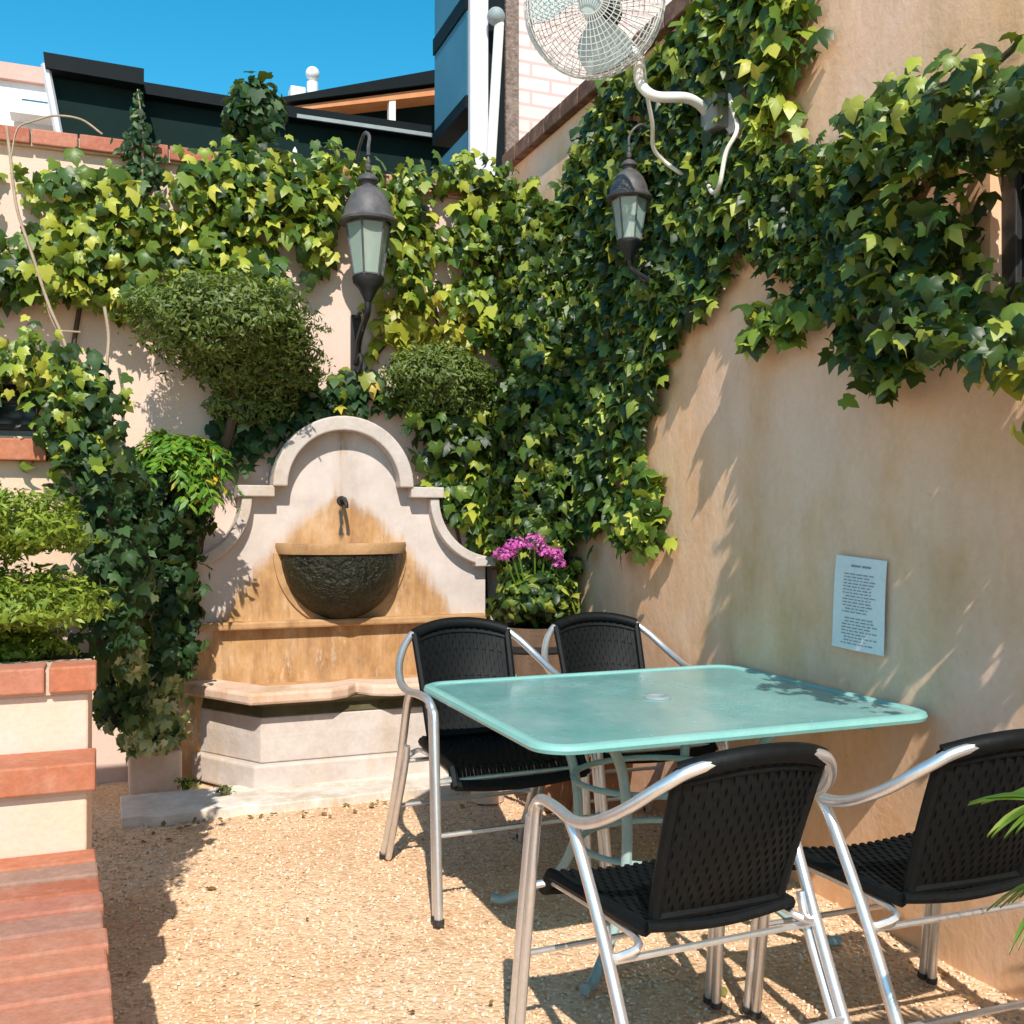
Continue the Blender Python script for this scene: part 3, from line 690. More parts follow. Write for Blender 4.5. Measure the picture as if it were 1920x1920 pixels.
# ================================================================== chairs
def make_chair():
    t = thing('wicker_chair', 'x', 'chair', (0, 0, 0), 0, 'wicker chairs round the glass table')
    K = dict(world=False)
    def armpath():
        L = [(-.296, .352, 0), (-.289, .312, .30), (-.280, .268, .58), (-.280, .245, .63), (-.282, .205, .655), (-.287, .12, .66), (-.29, .02, .655), (-.288, -.07, .675), (-.262, -.165, .725), (-.215, -.235, .785), (-.15, -.272, .825), (0, -.288, .842)]
        return L+[(-x, y, z) for x, y, z in L[-2::-1]]
    AP = spline(armpath(), 6)
    b = MB(); b.tube(AP[10:-10], .0135, 10); b.build('arm_frame', M['alu'], t, True, **K)
    for s in (-1, 1):
        b = MB(); b.tube(spline([(s*.296, .352, 0.0), (s*.289, .312, .3), (s*.281, .268, .60)], 5), .0142, 10)
        b.tube(spline([(s*.294, .318, 0.0), (s*.287, .28, .3), (s*.280, .238, .60), (s*.281, .215, .642)], 5), .0125, 10); l_ = b.build('front_leg', M['alu'], t, True, **K)
        b = MB(); b.tube([(s*.296, .352, .0), (s*.2957, .350, .015)], .018, 10); b.tube([(s*.294, .318, .0), (s*.2937, .316, .015)], .016, 10); b.build('foot_cap', M['motor'], l_, True, **K)
        b = MB(); b.tube(spline([(s*.289, .045, .655), (s*.286, .0, .60), (s*.276, -.10, .42), (s*.272, -.215, .20), (s*.272, -.33, .0)], 6), .0142, 10)
        b.tube(spline([(s*.262, -.075, .45), (s*.262, -.105, .36), (s*.262, -.205, .17), (s*.262, -.30, .0)], 6), .0115, 10); l_ = b.build('rear_leg', M['alu'], t, True, **K)
        b = MB(); b.tube([(s*.272, -.325, .0), (s*.272, -.319, .014)], .018, 10); b.build('foot_cap', M['motor'], l_, True, **K)
    b = MB()
    for s in (-1, 1): b.tube(spline([(s*.285, .297, .415), (s*.235, .29, .42), (s*.215, .25, .425), (s*.20, -.10, .425), (s*.25, -.12, .40), (s*.272, -.10, .40)], 5), .009, 8)
    b.tube([(-.27, -.215, .21), (.27, -.215, .21)], .008, 8); b.tube([(-.288, .298, .25), (.288, .298, .25)], .008, 8)
    b.tube([(-.275, -.115, .39), (.275, -.115, .39)], .008, 8); b.tube([(-.285, .297, .415), (.285, .297, .415)], .008, 8)
    b.build('seat_rail', M['alu'], t, True, **K)
    # woven seat with a rolled front edge
    b = MB(); nsx = 34
    def sw(u, v):
        # v: 0 back .. 1 front, rolled down at the front
        y = -.125+.435*v; z = .462-.016*math.cos(u*PI/2)-.004*v
        if v > .9: z -= .05*((v-.9)/.1)**2
        return Vector((u*(.190+.035*v), y, z))
    for i in range(nsx):
        u0 = -1+2*i/nsx+.004; u1 = -1+2*(i+1)/nsx-.006; vs = []
        for j in range(15):
            wv = .0025*(1 if (i+j) % 2 else -1)
            for u in (u0, u1): vs.append(sw(u, j/14)+Vector((0, 0, wv)))
            for u in (u1, u0): vs.append(sw(u, j/14)+Vector((0, 0, wv-.009)))
        b.add(vs, [(j*4+k, j*4+(k+1) % 4, j*4+4+(k+1) % 4, j*4+4+k) for j in range(14) for k in range(4)]+[(0, 1, 2, 3), (56, 57, 58, 59)])
    for s in (-1, 1): b.tube([sw(s, j/12)+Vector((0, 0, -.012)) for j in range(13)], .017, 8)
    b.tube([sw(-1+.1*i, 1)+Vector((0, -.004, -.006)) for i in range(21)], .018, 8)
    b.tube([sw(-1+.1*i, .0)+Vector((0, 0, -.006)) for i in range(21)], .014, 8)
    b.build('seat', M['wicker'], t, True, **K)
    # woven back wrapped on the frame
    b = MB(); nb = 26
    def bw(u, v):
        # v: 0 top .. 1 bottom
        x = u*(.180-.016*v); yt = -.288+.043*abs(u)**2.2; zt = .842-.030*abs(u)**2.2
        yb = -.115; zb = .465
        y = yt+(yb-yt)*v+.03*math.sin(v*PI)*-1*(1-u*u*.5)+.02*u*u*math.sin(v*PI); z = zt+(zb-zt)*v
        return Vector((x, y, z))
    for i in range(nb):
        c_ = -1+2*(i+.5)/nb; h_ = 1/nb*.96; vs = []
        for j in range(17):
            wv = .003*(1 if (i+j) % 2 else -1)
            for u, d in ((c_-h_, -.005), (c_+h_, -.005), (c_+h_, .005), (c_-h_, .005)): vs.append(bw(u, j/16)+Vector((0, d+wv, 0)))
        b.add(vs, [(j*4+k, j*4+(k+1) % 4, j*4+4+(k+1) % 4, j*4+4+k) for j in range(16) for k in range(4)])
    for j in range(1, 12): b.tube([bw(-1+2*i/16, j/12) for i in range(17)], .0035, 5)
    b.tube([bw(-1+2*i/20, 0)+Vector((0, 0, 0)) for i in range(21)], .022, 10)
    b.tube([bw(-1+2*i/20, .08) for i in range(21)], .010, 8)
    b.tube([bw(-1+2*i/16, .99) for i in range(17)], .014, 8)
    for s in (-1, 1): b.tube([bw(s, j/16) for j in range(17)], .015, 8)
    b.build('backrest', M['wicker'], t, True, **K)
    return t
ch = make_chair()
spots = [((1.225, 2.01, 0), 0.03, 'wicker chair seen from behind at the near side of table, nearest the viewer', .97),
         ((1.845, 1.93, 0), -.03, 'wicker chair with its back to us beside the house wall, under the palm fronds', .97),
         ((1.285, 3.50, 0), PI+.03, 'wicker chair facing us at the far side of table, in front of the fountain', 1.05),
         ((1.935, 3.68, 0), PI-.04, 'wicker chair facing us at the far side of table, in front of the flower barrel', 1.03)]
for i, (loc, rz, lab, sc) in enumerate(spots):
    o = ch if i == 0 else copy_tree(ch)
    o.location = loc; o.rotation_euler = (0, 0, rz); o.scale = (sc,)*3; o['label'] = lab

# ================================================================== plants on the back wall
BY = WY
def bpoly(p, y=BY-.10): return pxw(p, 'Y', y)
def spoly(p, x=WX-.12): return pxw(p, 'X', x)
GV = 'vines on the walls'
ivy('climbing_ivy', 'green ivy sprawling over the cream wall left of the big lantern', GV,
    [bpoly([(-160, 345), (0, 335), (60, 325), (150, 330), (235, 350), (285, 385), (318, 380), (335, 330), (350, 305), (430, 290), (560, 288), (620, 300), (640, 325), (648, 370), (625, 420), (618, 480), (570, 545), (500, 560), (330, 580), (240, 590), (150, 575), (60, 560), (-160, 590)])],
    'ivy', 'Y', BY, 1800, .24, (.035, .095), holes=[bpoly([(-160, 375), (60, 370), (120, 400), (150, 440), (90, 455), (-160, 450)]), bpoly([(290, 320), (335, 310), (322, 400), (300, 420)])], gap=.40, clump=3.6,
    stems=[([(-.25, BY-.02, 1.0), (-.18, BY-.03, 1.9), (-.1, BY-.03, 2.5)], .012)])
ivy('climbing_ivy', 'lime green ivy cascading down the wall right of the big lantern', GV,
    [bpoly([(600, 300), (650, 285), (700, 335), (760, 330), (850, 300), (862, 255), (880, 310), (950, 335), (1010, 375), (1030, 470), (1035, 640), (960, 670), (890, 640), (870, 590), (740, 560), (735, 470), (745, 400), (700, 345), (640, 335)])],
    'ivy', 'Y', BY, 1950, .26, (.035, .095), gap=.34, clump=3.6, stems=[([(2.0, BY-.03, .2), (1.95, BY-.03, 1.4), (1.7, BY-.03, 2.4), (1.6, BY-.03, 2.9)], .012)])
ivy('climbing_ivy', 'sparse yellow leaved vine on the wall below and right of the big lantern', GV,
    [bpoly([(700, 560), (790, 545), (870, 560), (890, 640), (870, 690), (760, 670), (640, 740), (600, 745), (690, 690)])],
    'ivyyellow', 'Y', BY, 750, .12, (.06, .10), gap=.36, stems=[([(1.2, BY-.02, 1.95), (1.3, BY-.03, 2.1), (1.5, BY-.03, 2.35)], .006)])
ivy('english_ivy', 'dark blue green ivy spreading just above the fountain arch', GV,
    [bpoly([(370, 800), (420, 770), (520, 765), (590, 725), (700, 705), (735, 740), (720, 770), (640, 775), (560, 800), (515, 845), (430, 880), (390, 850)], BY-.06)],
    'ivyblue', 'Y', BY, 1500, .11, (.05, .09), gap=.25, stems=[([(.42, BY-.03, .9), (.5, BY-.06, 1.5), (.75, BY-.08, 1.85), (1.1, BY-.06, 1.95)], .014)])
ivy('climbing_ivy', 'lime green ivy hanging beside the right shoulder of the fountain', GV,
    [bpoly([(790, 880), (850, 855), (950, 870), (990, 930), (975, 1000), (935, 1045), (890, 1010), (850, 960)], BY-.14)],
    'ivy', 'Y', BY, 1300, .18, (.06, .11), gap=.25, stems=[([(1.85, BY-.03, 1.1), (1.75, BY-.05, 1.4), (1.6, BY-.05, 1.6)], .01)])
ivy('climbing_ivy', 'dark dense ivy filling the corner between the cream and the tan walls', GV,
    [bpoly([(720, 740), (940, 700), (1020, 600), (1060, 640), (1060, 1000), (1080, 1160), (1050, 1180), (990, 1020), (960, 880), (850, 860), (790, 830)], BY-.1)],
    'ivydeep', 'Y', BY, 1500, .26, (.055, .10), gap=.18, stems=[([(2.15, BY-.05, .0), (2.2, BY-.06, .9), (2.1, BY-.05, 1.7), (2.2, BY-.05, 2.4)], .016)])
GS = 'ivy on the house wall'
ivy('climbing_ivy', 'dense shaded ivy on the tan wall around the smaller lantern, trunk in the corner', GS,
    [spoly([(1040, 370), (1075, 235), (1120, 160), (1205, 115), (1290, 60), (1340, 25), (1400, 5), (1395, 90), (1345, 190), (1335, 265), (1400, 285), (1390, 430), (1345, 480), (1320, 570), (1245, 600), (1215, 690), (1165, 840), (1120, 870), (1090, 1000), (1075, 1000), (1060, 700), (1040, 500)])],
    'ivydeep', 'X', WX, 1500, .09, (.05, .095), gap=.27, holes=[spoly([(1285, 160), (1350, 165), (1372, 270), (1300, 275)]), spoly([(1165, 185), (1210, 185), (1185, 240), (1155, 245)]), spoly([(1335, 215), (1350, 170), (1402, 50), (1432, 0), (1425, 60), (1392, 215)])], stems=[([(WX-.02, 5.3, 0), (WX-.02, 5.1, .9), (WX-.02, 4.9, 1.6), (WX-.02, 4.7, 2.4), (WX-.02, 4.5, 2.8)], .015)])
ivy('climbing_ivy', 'narrow strip of ivy climbing the house wall above the fan arm', GS,
    [spoly([(1395, 290), (1392, 200), (1405, 120), (1440, -60), (1500, -60), (1482, 30), (1468, 110), (1450, 190), (1445, 265)]), spoly([(1250, 55), (1330, -20), (1450, -60), (1440, 0), (1400, 40), (1330, 70)])],
    'ivy', 'X', WX, 1300, .12, (.06, .10), gap=.22, stems=[([(WX-.03, 3.35, 2.8), (WX-.03, 3.3, 3.3), (WX-.03, 3.25, 4.0)], .01)])
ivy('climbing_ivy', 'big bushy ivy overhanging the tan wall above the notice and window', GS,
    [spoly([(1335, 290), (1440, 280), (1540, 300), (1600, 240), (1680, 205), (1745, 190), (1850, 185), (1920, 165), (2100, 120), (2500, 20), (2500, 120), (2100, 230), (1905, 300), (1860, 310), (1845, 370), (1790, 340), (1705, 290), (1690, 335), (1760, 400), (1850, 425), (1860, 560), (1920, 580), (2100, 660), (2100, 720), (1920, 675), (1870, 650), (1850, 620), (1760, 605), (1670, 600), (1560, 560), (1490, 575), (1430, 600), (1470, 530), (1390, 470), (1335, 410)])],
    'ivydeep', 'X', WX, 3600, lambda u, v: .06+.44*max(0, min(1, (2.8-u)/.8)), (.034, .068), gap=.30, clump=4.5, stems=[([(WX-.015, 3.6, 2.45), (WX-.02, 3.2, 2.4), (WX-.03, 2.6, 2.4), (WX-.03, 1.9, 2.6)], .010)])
ivy('climbing_ivy', 'bright top fringe of ivy over the bare pink part of the house wall', GS,
    [spoly([(1450, 272), (1550, 290), (1600, 225), (1680, 185), (1745, 160), (1850, 145), (1920, 125), (2100, 80), (2100, 160), (1920, 215), (1760, 250), (1690, 290), (1560, 345), (1450, 350)], WX-.25)],
    'ivy', 'X', WX-.06, 1500, lambda u, v: .06+.26*max(0, min(1, (2.8-u)/.8)), (.036, .07), gap=.28, clump=4.5, stems=[([(WX-.05, 3.0, 2.4), (WX-.08, 2.6, 2.5)], .006)])
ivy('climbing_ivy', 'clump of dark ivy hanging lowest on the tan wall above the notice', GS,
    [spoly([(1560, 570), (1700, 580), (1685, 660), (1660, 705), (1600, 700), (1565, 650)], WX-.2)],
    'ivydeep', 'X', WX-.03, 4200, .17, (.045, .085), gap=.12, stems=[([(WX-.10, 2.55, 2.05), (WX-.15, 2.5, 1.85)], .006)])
ivy('climbing_ivy', 'loose shoot of ivy trailing on the tan wall left of the hanging clump', GS,
    [spoly([(1500, 570), (1530, 570), (1500, 630), (1440, 640), (1390, 645), (1375, 615), (1420, 590), (1460, 590)], WX-.1)],
    'ivy', 'X', WX, 1100, .14, (.06, .10), gap=.2, stems=[([(WX-.05, 3.0, 2.05), (WX-.06, 3.3, 1.95)], .006)])
ivy('climbing_ivy', 'small bright ivy patch low on the tan wall behind the flowers', GS,
    [spoly([(1135, 880), (1180, 860), (1212, 900), (1222, 1000), (1190, 1040), (1155, 1030), (1135, 960)], WX-.1)],
    'ivy', 'X', WX, 1500, .10, (.05, .10), gap=.16, stems=[([(WX-.03, 4.95, .6), (WX-.05, 4.85, 1.1), (WX-.05, 4.8, 1.5)], .008)])
ivy('climbing_ivy', 'shaded ivy beyond the window at the right edge of picture', GS,
    [spoly([(1870, 640), (1930, 600), (2100, 640), (2300, 700), (2300, 900), (2000, 760), (1890, 720)], WX-.15)],
    'ivyyellow', 'X', WX, 700, .25, (.065, .11), gap=.25, stems=[([(WX-.1, 2.1, 1.8), (WX-.12, 1.9, 1.65)], .006)])

# ivy over the pier
ivy('english_ivy', 'shaggy green ivy draped over the top of the stucco pier', GV,
    [pxw([(-260, 660), (0, 645), (70, 640), (150, 690), (205, 740), (195, 840), (150, 890), (95, 860), (110, 780), (60, 715), (-260, 735)], 'Y', PY-.1)],
    'ivy', 'Y', PY+.02, 5200, .2, (.025, .05), gap=.30, clump=7, stems=[([(-.02, PY-.03, .9), (-.0, PY-.05, 1.4), (-.1, PY-.05, 1.75)], .012)])
ivy('english_ivy', 'dark small leaved ivy running down the edge of the stucco pier', GV,
    [pxw([(110, 700), (205, 735), (215, 850), (225, 1000), (230, 1200), (185, 1230), (165, 1080), (158, 930), (140, 870), (100, 850)], 'Y', PY+.1)],
    'ivyblue', 'Y', PY+.06, 5200, .2, (.03, .06), gap=.15, clump=6, stems=[([(-.08, PY+.46, .1), (-.07, PY+.46, .9), (-.06, PY+.15, 1.78)], .008)])

# ivy tuft and leafy shoot at the wall's top
def bush(name, label, c, r, n, size, mat, tpl=LOBE, cat='shrub', group=None, trunk=None, under=.5, stem_mat='bark', tm=None):
    C, N, T, S_ = pad(c, *r, n, size, random.random()*9, under, tpl)
    C = [tuple(np.array(p)+np.clip(rng.normal(0, .2, 3), -.28, .28)*np.array(r)) for p in C]
    zb = trunk[0][2] if trunk else c[2]-r[2]
    bx = trunk[0] if trunk else c
    t = thing(name, label, cat, (bx[0], bx[1], zb), 0, group)
    leaves(C, N, np.array(T)+np.array((0, 0, -.5 if tpl is LOBE else 0)), S_, tpl, 'foliage', M[mat], t)
    m = MB()
    if trunk: m.tube(spline(trunk, 6), [.03-.018*i/(6*(len(trunk)-1)) for i in range(6*(len(trunk)-1)+1)], 7)
    for _ in range(9):
        d = Vector((random.gauss(0, 1), random.gauss(0, 1), random.gauss(0, .6))).normalized()
        e = Vector((c[0]+d.x*r[0]*.8, c[1]+d.y*r[1]*.8, c[2]+d.z*r[2]*.7)); a = Vector(trunk[-1]) if trunk else Vector((c[0], c[1], c[2]-r[2]))
        m.tube([a, (a+e)/2+Vector((0, 0, .03)), e], [.012, .008, .004], 5)
    m.build('trunk' if trunk else 'stem', M[stem_mat], t, True)
    return t
q = U(475, 215, 'Y', 5.4); bush('ivy_tuft', 'rounded tuft of ivy rising above the wall top against the dark roof', (q.x, 5.45, q.z), (.13, .12, .17), 260, (.05, .09), 'ivyblue', trunk=[(q.x+.02, 5.42, 3.0), (q.x, 5.45, q.z-.05)])
bush('ivy_tuft', 'deep shaded ivy heap on the coping just below the tuft', (q.x+.02, 5.40, q.z-.30), (.2, .14, .12), 260, (.05, .09), 'ivydeep', trunk=[(q.x+.05, 5.42, 2.9), (q.x, 5.40, q.z-.32)])
t0 = U(262, 345, 'Y', 5.36); t1 = U(256, 165, 'Y', 5.36)
C = []; N = []; T = []; S_ = []
for i in range(240):
    f = random.random()**1.3; p = t0.lerp(t1, f); w_ = .13*(1-f)**1.2+.012
    C.append((p.x+random.gauss(0, w_*.55), p.y+random.gauss(0, w_*.4), p.z)); N.append((random.gauss(0, .6), -1, .5+random.gauss(0, .5))); T.append((random.gauss(0, .6), -.2, -.8)); S_.append(random.uniform(.035, .075)*(1.1-.6*f))
t = thing('vine_shoot', 'spiky leafy shoot standing up above the red coping at left', 'climbing vine', (t0.x, 5.38, t0.z-.1), 0, GV)
leaves(C, N, T, S_, OVAL, 'foliage', M['ivyblue'], t); MB().tube(spline([(t0.x, 5.40, t0.z-.1), (t0.x+.01, 5.36, (t0.z+t1.z)/2), tuple(t1)], 6), [.010-.0006*i for i in range(13)], 6).build('stem', M['twig'], t, True)

# bare twigs on the left of the wall
def twig(label, pts, r, side=()):
    b = MB(); P = [U(x, y, 'Y', BY-.24-.01*i) for i, (x, y) in enumerate(pts)]
    b.tube(spline(P, 6), r, 6)
    for s in side: b.tube(spline([U(x, y, 'Y', BY-.25) for x, y in s], 4), r*.6, 5)
    tag(b.build('bare_vine', M['twig'], None, True), label, 'vine stem', 'bare vine stems on the wall')
twig('long bare twig crossing the leaves at the far left of the wall', [(10, 235), (18, 300), (30, 390), (60, 480), (90, 570), (112, 620), (130, 670)], .007, [[(112, 620), (150, 622)], [(18, 300), (30, 240), (60, 225)]])
twig('forked bare twig on the bare cream wall over the pier', [(82, 500), (90, 580), (118, 640), (140, 690)], .006, [[(100, 600), (85, 560), (72, 520)]])
twig('single pale vine stem hanging on the cream wall left of the cushion tree', [(195, 575), (203, 630), (200, 690), (205, 730)], .008)
twig('thin loose twig arching over the coping before the dark roof', [(60, 225), (100, 215), (150, 222), (190, 250)], .005)

# ================================================================== cloud-pruned trees
def cloud(label, pads, mat, size, trunk, n, cat='topiary tree', branches=(), flat=.6):
    t = thing('cloud_tree', label, cat, trunk[0], 0, 'cloud pruned trees')
    for c, r, seed in pads:
        k = int(n*(r[0]*r[1]*1.0+r[0]*r[2]*2)/.3)
        C, N, T, S_ = pad(c, *r, k, size, seed, .6, BLADE, flat)
        leaves(C, N, T, S_, BLADE, 'leaf_cushion', M[mat], t)
    m = MB(); m.tube(spline(trunk, 8), [.045-.025*i/(8*(len(trunk)-1)) for i in range(8*(len(trunk)-1)+1)], 9)
    for br in branches: m.tube(spline(br, 6), .014, 7)
    for c, r, seed in pads:
        for _ in range(7):
            a = random.uniform(0, 2*PI); e = Vector((c[0]+.65*r[0]*math.cos(a), c[1]+.65*r[1]*math.sin(a), c[2])); s0 = Vector((c[0], c[1], c[2]-r[2]*.5))
            m.tube([s0, (s0+e)/2-Vector((0, 0, .02)), e], [.014, .010, .005], 5)
    m.build('trunk', M['bark'], t, True); return t
cloud('large cushion shaped clipped tree against the cream wall left of the lantern', [(U(418, 600, 'Y', 5.02), (.40, .30, .21), 1.), (U(455, 655, 'Y', 5.18), (.36, .18, .20), 6.), (U(490, 700, 'Y', 5.26), (.27, .13, .15), 9.), (U(470, 760, 'Y', 5.33), (.20, .10, .10), 3.)], 'yew', (.022, .045),
      [(.26, 5.18, .0), (.28, 5.25, .8), (.46, 5.38, 1.4), (.58, 5.34, 1.75), (.6, 5.2, 2.05)], 9000, flat=.95)
cloud('small flat clipped cushion tree above the right shoulder of the fountain', [(U(822, 705, 'Y', 5.2), (.28, .16, .16), 3.), (U(840, 750, 'Y', 5.26), (.25, .12, .13), 5.)], 'yew', (.022, .045),
      [(2.14, 5.36, .0), (2.1, 5.38, .9), (1.8, 5.36, 1.6), (1.58, 5.28, 1.95)], 8500, flat=.9)
cloud('bright green clipped tree with two cushions in the stepped brick planter', [((-.32, 3.02, 1.255), (.265, .24, .11), 2.), ((-.29, 2.98, 1.06), (.275, .24, .10), 4.), ((-.33, 3.12, .94), (.22, .16, .07), 6.)], 'yewlight', (.016, .034),
      [(-.32, 3.05, .88), (-.30, 3.04, 1.05), (-.31, 3.02, 1.22)], 17000)

# ================================================================== the ivy-covered column and other shrubs at the fountain's left
def column(name, label, c, r, n, size, mat, tpl=LOBE, group=None):
    C = []; N = []; T = []; S_ = []
    for _ in range(n):
        a = random.uniform(0, 2*PI); z = random.uniform(-1, 1); k = (1-.25*abs(z)**3)*(1+.45*mnoise.noise(Vector((math.cos(a)*2, math.sin(a)*2, z*4+c[0])))+.25*mnoise.noise(Vector((math.cos(a)*5, math.sin(a)*5, z*9))))*(1-.6*random.random()**2)
        if mnoise.noise(Vector((math.cos(a)*4, math.sin(a)*4, z*8+7))) < -.22 and random.random() < .8: continue
        C.append((c[0]+r[0]*k*math.cos(a), c[1]+r[1]*k*math.sin(a), c[2]+z*r[2]))
        N.append((math.cos(a)+random.gauss(0, .6), math.sin(a)+random.gauss(0, .6), .2+random.gauss(0, .6))); T.append((random.gauss(0, .5), random.gauss(0, .5), -1)); S_.append(random.uniform(*size))
    t = thing(name, label, 'shrub', (c[0], c[1], c[2]-r[2]), 0, group)
    leaves(C, N, T, S_, tpl, 'foliage', M[mat], t)
    m = MB(); m.tube(spline([(c[0], c[1], c[2]-r[2]-.0), (c[0]+.02, c[1], c[2]), (c[0]-.02, c[1], c[2]+r[2]*.8)], 6), .022, 7)
    for _ in range(10):
        z = c[2]+random.uniform(-.8, .8)*r[2]; a = random.uniform(0, 2*PI); m.tube([(c[0], c[1], z), (c[0]+r[0]*.7*math.cos(a), c[1]+r[1]*.7*math.sin(a), z+.05)], .006, 5)
    m.build('stem', M['bark'], t, True); return t
column('corner_ivy', 'dark upright mass of ivy in the shaded corner behind the flowers', (2.12, 5.02, 1.62), (.18, .30, 1.28), 7500, (.04, .085), 'ivydeep')
column('ivy_column', 'tall column of dark glossy ivy left of the fountain', (.215, 5.04, 1.02), (.205, .19, .46), 2100, (.04, .075), 'ivyblue')
column('ivy_column', 'narrow dark ivy column between the stucco pier and the tall ivy column', (.06, 4.4, .98), (.11, .14, .52), 1000, (.035, .065), 'ivyblue')
column('variegated_ivy', 'cream and green variegated ivy tumbling at the left foot of the fountain', (.19, 5.02, .42), (.15, .12, .20), 620, (.035, .07), 'variegated')
column('variegated_ivy', 'pale variegated ivy sprig hanging from the ivy column beside the planter', (.08, 4.25, .78), (.06, .06, .12), 120, (.03, .06), 'variegated')
# bright feathery tuft: drooping sprays
t = thing('feathery_shrub', 'bright green feathery shrub with drooping sprays atop the dark ivy column', 'shrub', (.28, 5.0, 1.40))
C = []; N = []; T = []; S_ = []; m = MB(); ctr = Vector((.30, 4.98, 1.60))
for i in range(95):
    a = random.uniform(0, 2*PI); L = random.uniform(.20, .36); e = random.uniform(.0, 1.3)
    d = Vector((math.cos(a)*math.cos(e), math.sin(a)*math.cos(e), math.sin(e))); pts = []
    for j in range(10):
        f = j/9; pts.append(ctr+d*L*f*1.0+Vector((0, 0, -.26*f*f-.02)))
    m.tube(pts, [.002]*10, 4)
    for j in range(1, 10):
        for s in (-1, 1):
            for _ in range(2):
                tt = (pts[j]-pts[j-1]).normalized(); sd_ = tt.cross(Vector((0, 0, 1))).normalized()*s
                p = pts[j]+sd_*.018+Vector(rnd(1, .006)[0]); C.append(tuple(p)); N.append((tt.cross(sd_)*s+Vector(rnd(1, .25)[0]))[:]); T.append((sd_*.8+tt*.7+Vector((0, 0, -.25)))[:]); S_.append(random.uniform(.035, .07))
N = [n_ if n_[2] > 0 else tuple(-x for x in n_) for n_ in N]
leaves(C, N, T, S_, BLADE, 'foliage', M['fern'], t); m.build('stem', M['fern'], t, True)

# ================================================================== barrel with the pink flowers, small pots
bx, by = 1.99, 4.70
t = thing('barrel_planter', 'dark wooden barrel planter in the corner beneath the pink flowers', 'planter', (bx, by, 0))
MB().lathe([(.001, .0), (.16, .0), (.185, .2), (.20, .45), (.195, .68), (.19, .76), (.17, .76), (.165, .70), (.001, .70)], 28, (bx, by, 0)).build('barrel', M['barrel'], t, True)
for z, r in ((.12, .178), (.40, .202), (.66, .199)): MB().lathe([(r, z-.016), (r+.005, z-.014), (r+.005, z+.014), (r, z+.016)], 28, (bx, by, 0)).build('hoop', M['iron'], t, True)
MB().lathe([(.001, .72), (.166, .72)], 20, (bx, by, 0)).build('soil', M['soil'], t)
C, N, T, S_ = pad((bx-.01, by, .88), .19, .17, .15, 620, (.04, .085), 2.2, .5)
t = thing('flowering_plant', 'bushy plant with heads of magenta pink flowers in the barrel', 'flowers', (bx, by, .72))
leaves(C, N, T, S_, OVAL, 'foliage', M['ivydeep'], t); m = MB()
heads = [(945, 1042, .052), (970, 1022, .050), (1003, 1018, .060), (1022, 1035, .045), (1040, 1042, .048), (1048, 1058, .038), (958, 1030, .045)]
for hx, hy, hr in heads:
    c = U(hx, hy, 'Y', by-.06); Cp, Np, Tp, Sp = pad(c, hr, hr, hr*.8, 75, (.016, .030), hx, .6)
    leaves(Cp, Np, Tp, Sp, OVAL, 'flower_head', M['petal'], t); m.tube([(bx, by, .74), ((bx+c.x)/2, by-.02, .92), tuple(c)], .005, 5)
m.build('stem', M['fern'], t, True)
def pot(name, label, c, r, h, mat='terracotta'):
    t = thing(name, label, 'plant pot', c, 0, 'pots on the ground')
    MB().lathe([(.001, 0), (r*.68, 0), (r*.95, h*.82), (r*1.08, h*.82), (r*1.1, h), (r*.95, h), (r*.92, h*.9), (.001, h*.9)], 26, c).build('pot', M[mat], t, True)
    MB().lathe([(.001, h*.91), (r*.92, h*.91)], 18, c).build('soil', M['soil'], t); return t
q = U(1195, 1520, 'Z', 0); pot('terracotta_pot', 'terracotta pot on the gravel seen beneath the glass table', (1.86, 4.22, 0), .13, .24)
bush('potted_plant', 'small leafy plant in the terracotta pot beneath the table', (1.86, 4.22, .33), (.13, .13, .11), 240, (.03, .06), 'ivydeep', OVAL, 'plant', under=.6)
pot('terracotta_pot', 'wider terracotta pot by the tan wall behind the table', (2.1, 4.12, 0), .12, .30)
bush('potted_plant', 'low leafy plant in the wider terracotta pot by the tan wall', (2.1, 4.12, .40), (.12, .12, .12), 220, (.03, .06), 'ivy', OVAL, 'plant', under=.6)
pot('clay_pot', 'pale clay pot between the fountain and the flower barrel', (1.63, 4.42, 0), .11, .33, 'rimstone')
bush('pale_plant', 'cream leaved plant in the pale clay pot behind the far left chair', (1.63, 4.42, .46), (.13, .12, .12), 190, (.05, .10), 'variegated', OVAL, 'plant', under=.5)

# weeds at the fountain's foot
bush('weed_tuft', 'little green weed growing in the joint at the fountain plinth', (.345, 5.02, .05), (.045, .03, .04), 60, (.015, .03), 'fern', BLADE, 'weed', under=.4)
bush('weed_tuft', 'second little weed on the white kerb before the fountain plinth', (.50, 4.83, .05), (.04, .03, .025), 40, (.015, .03), 'fern', BLADE, 'weed', under=.4)

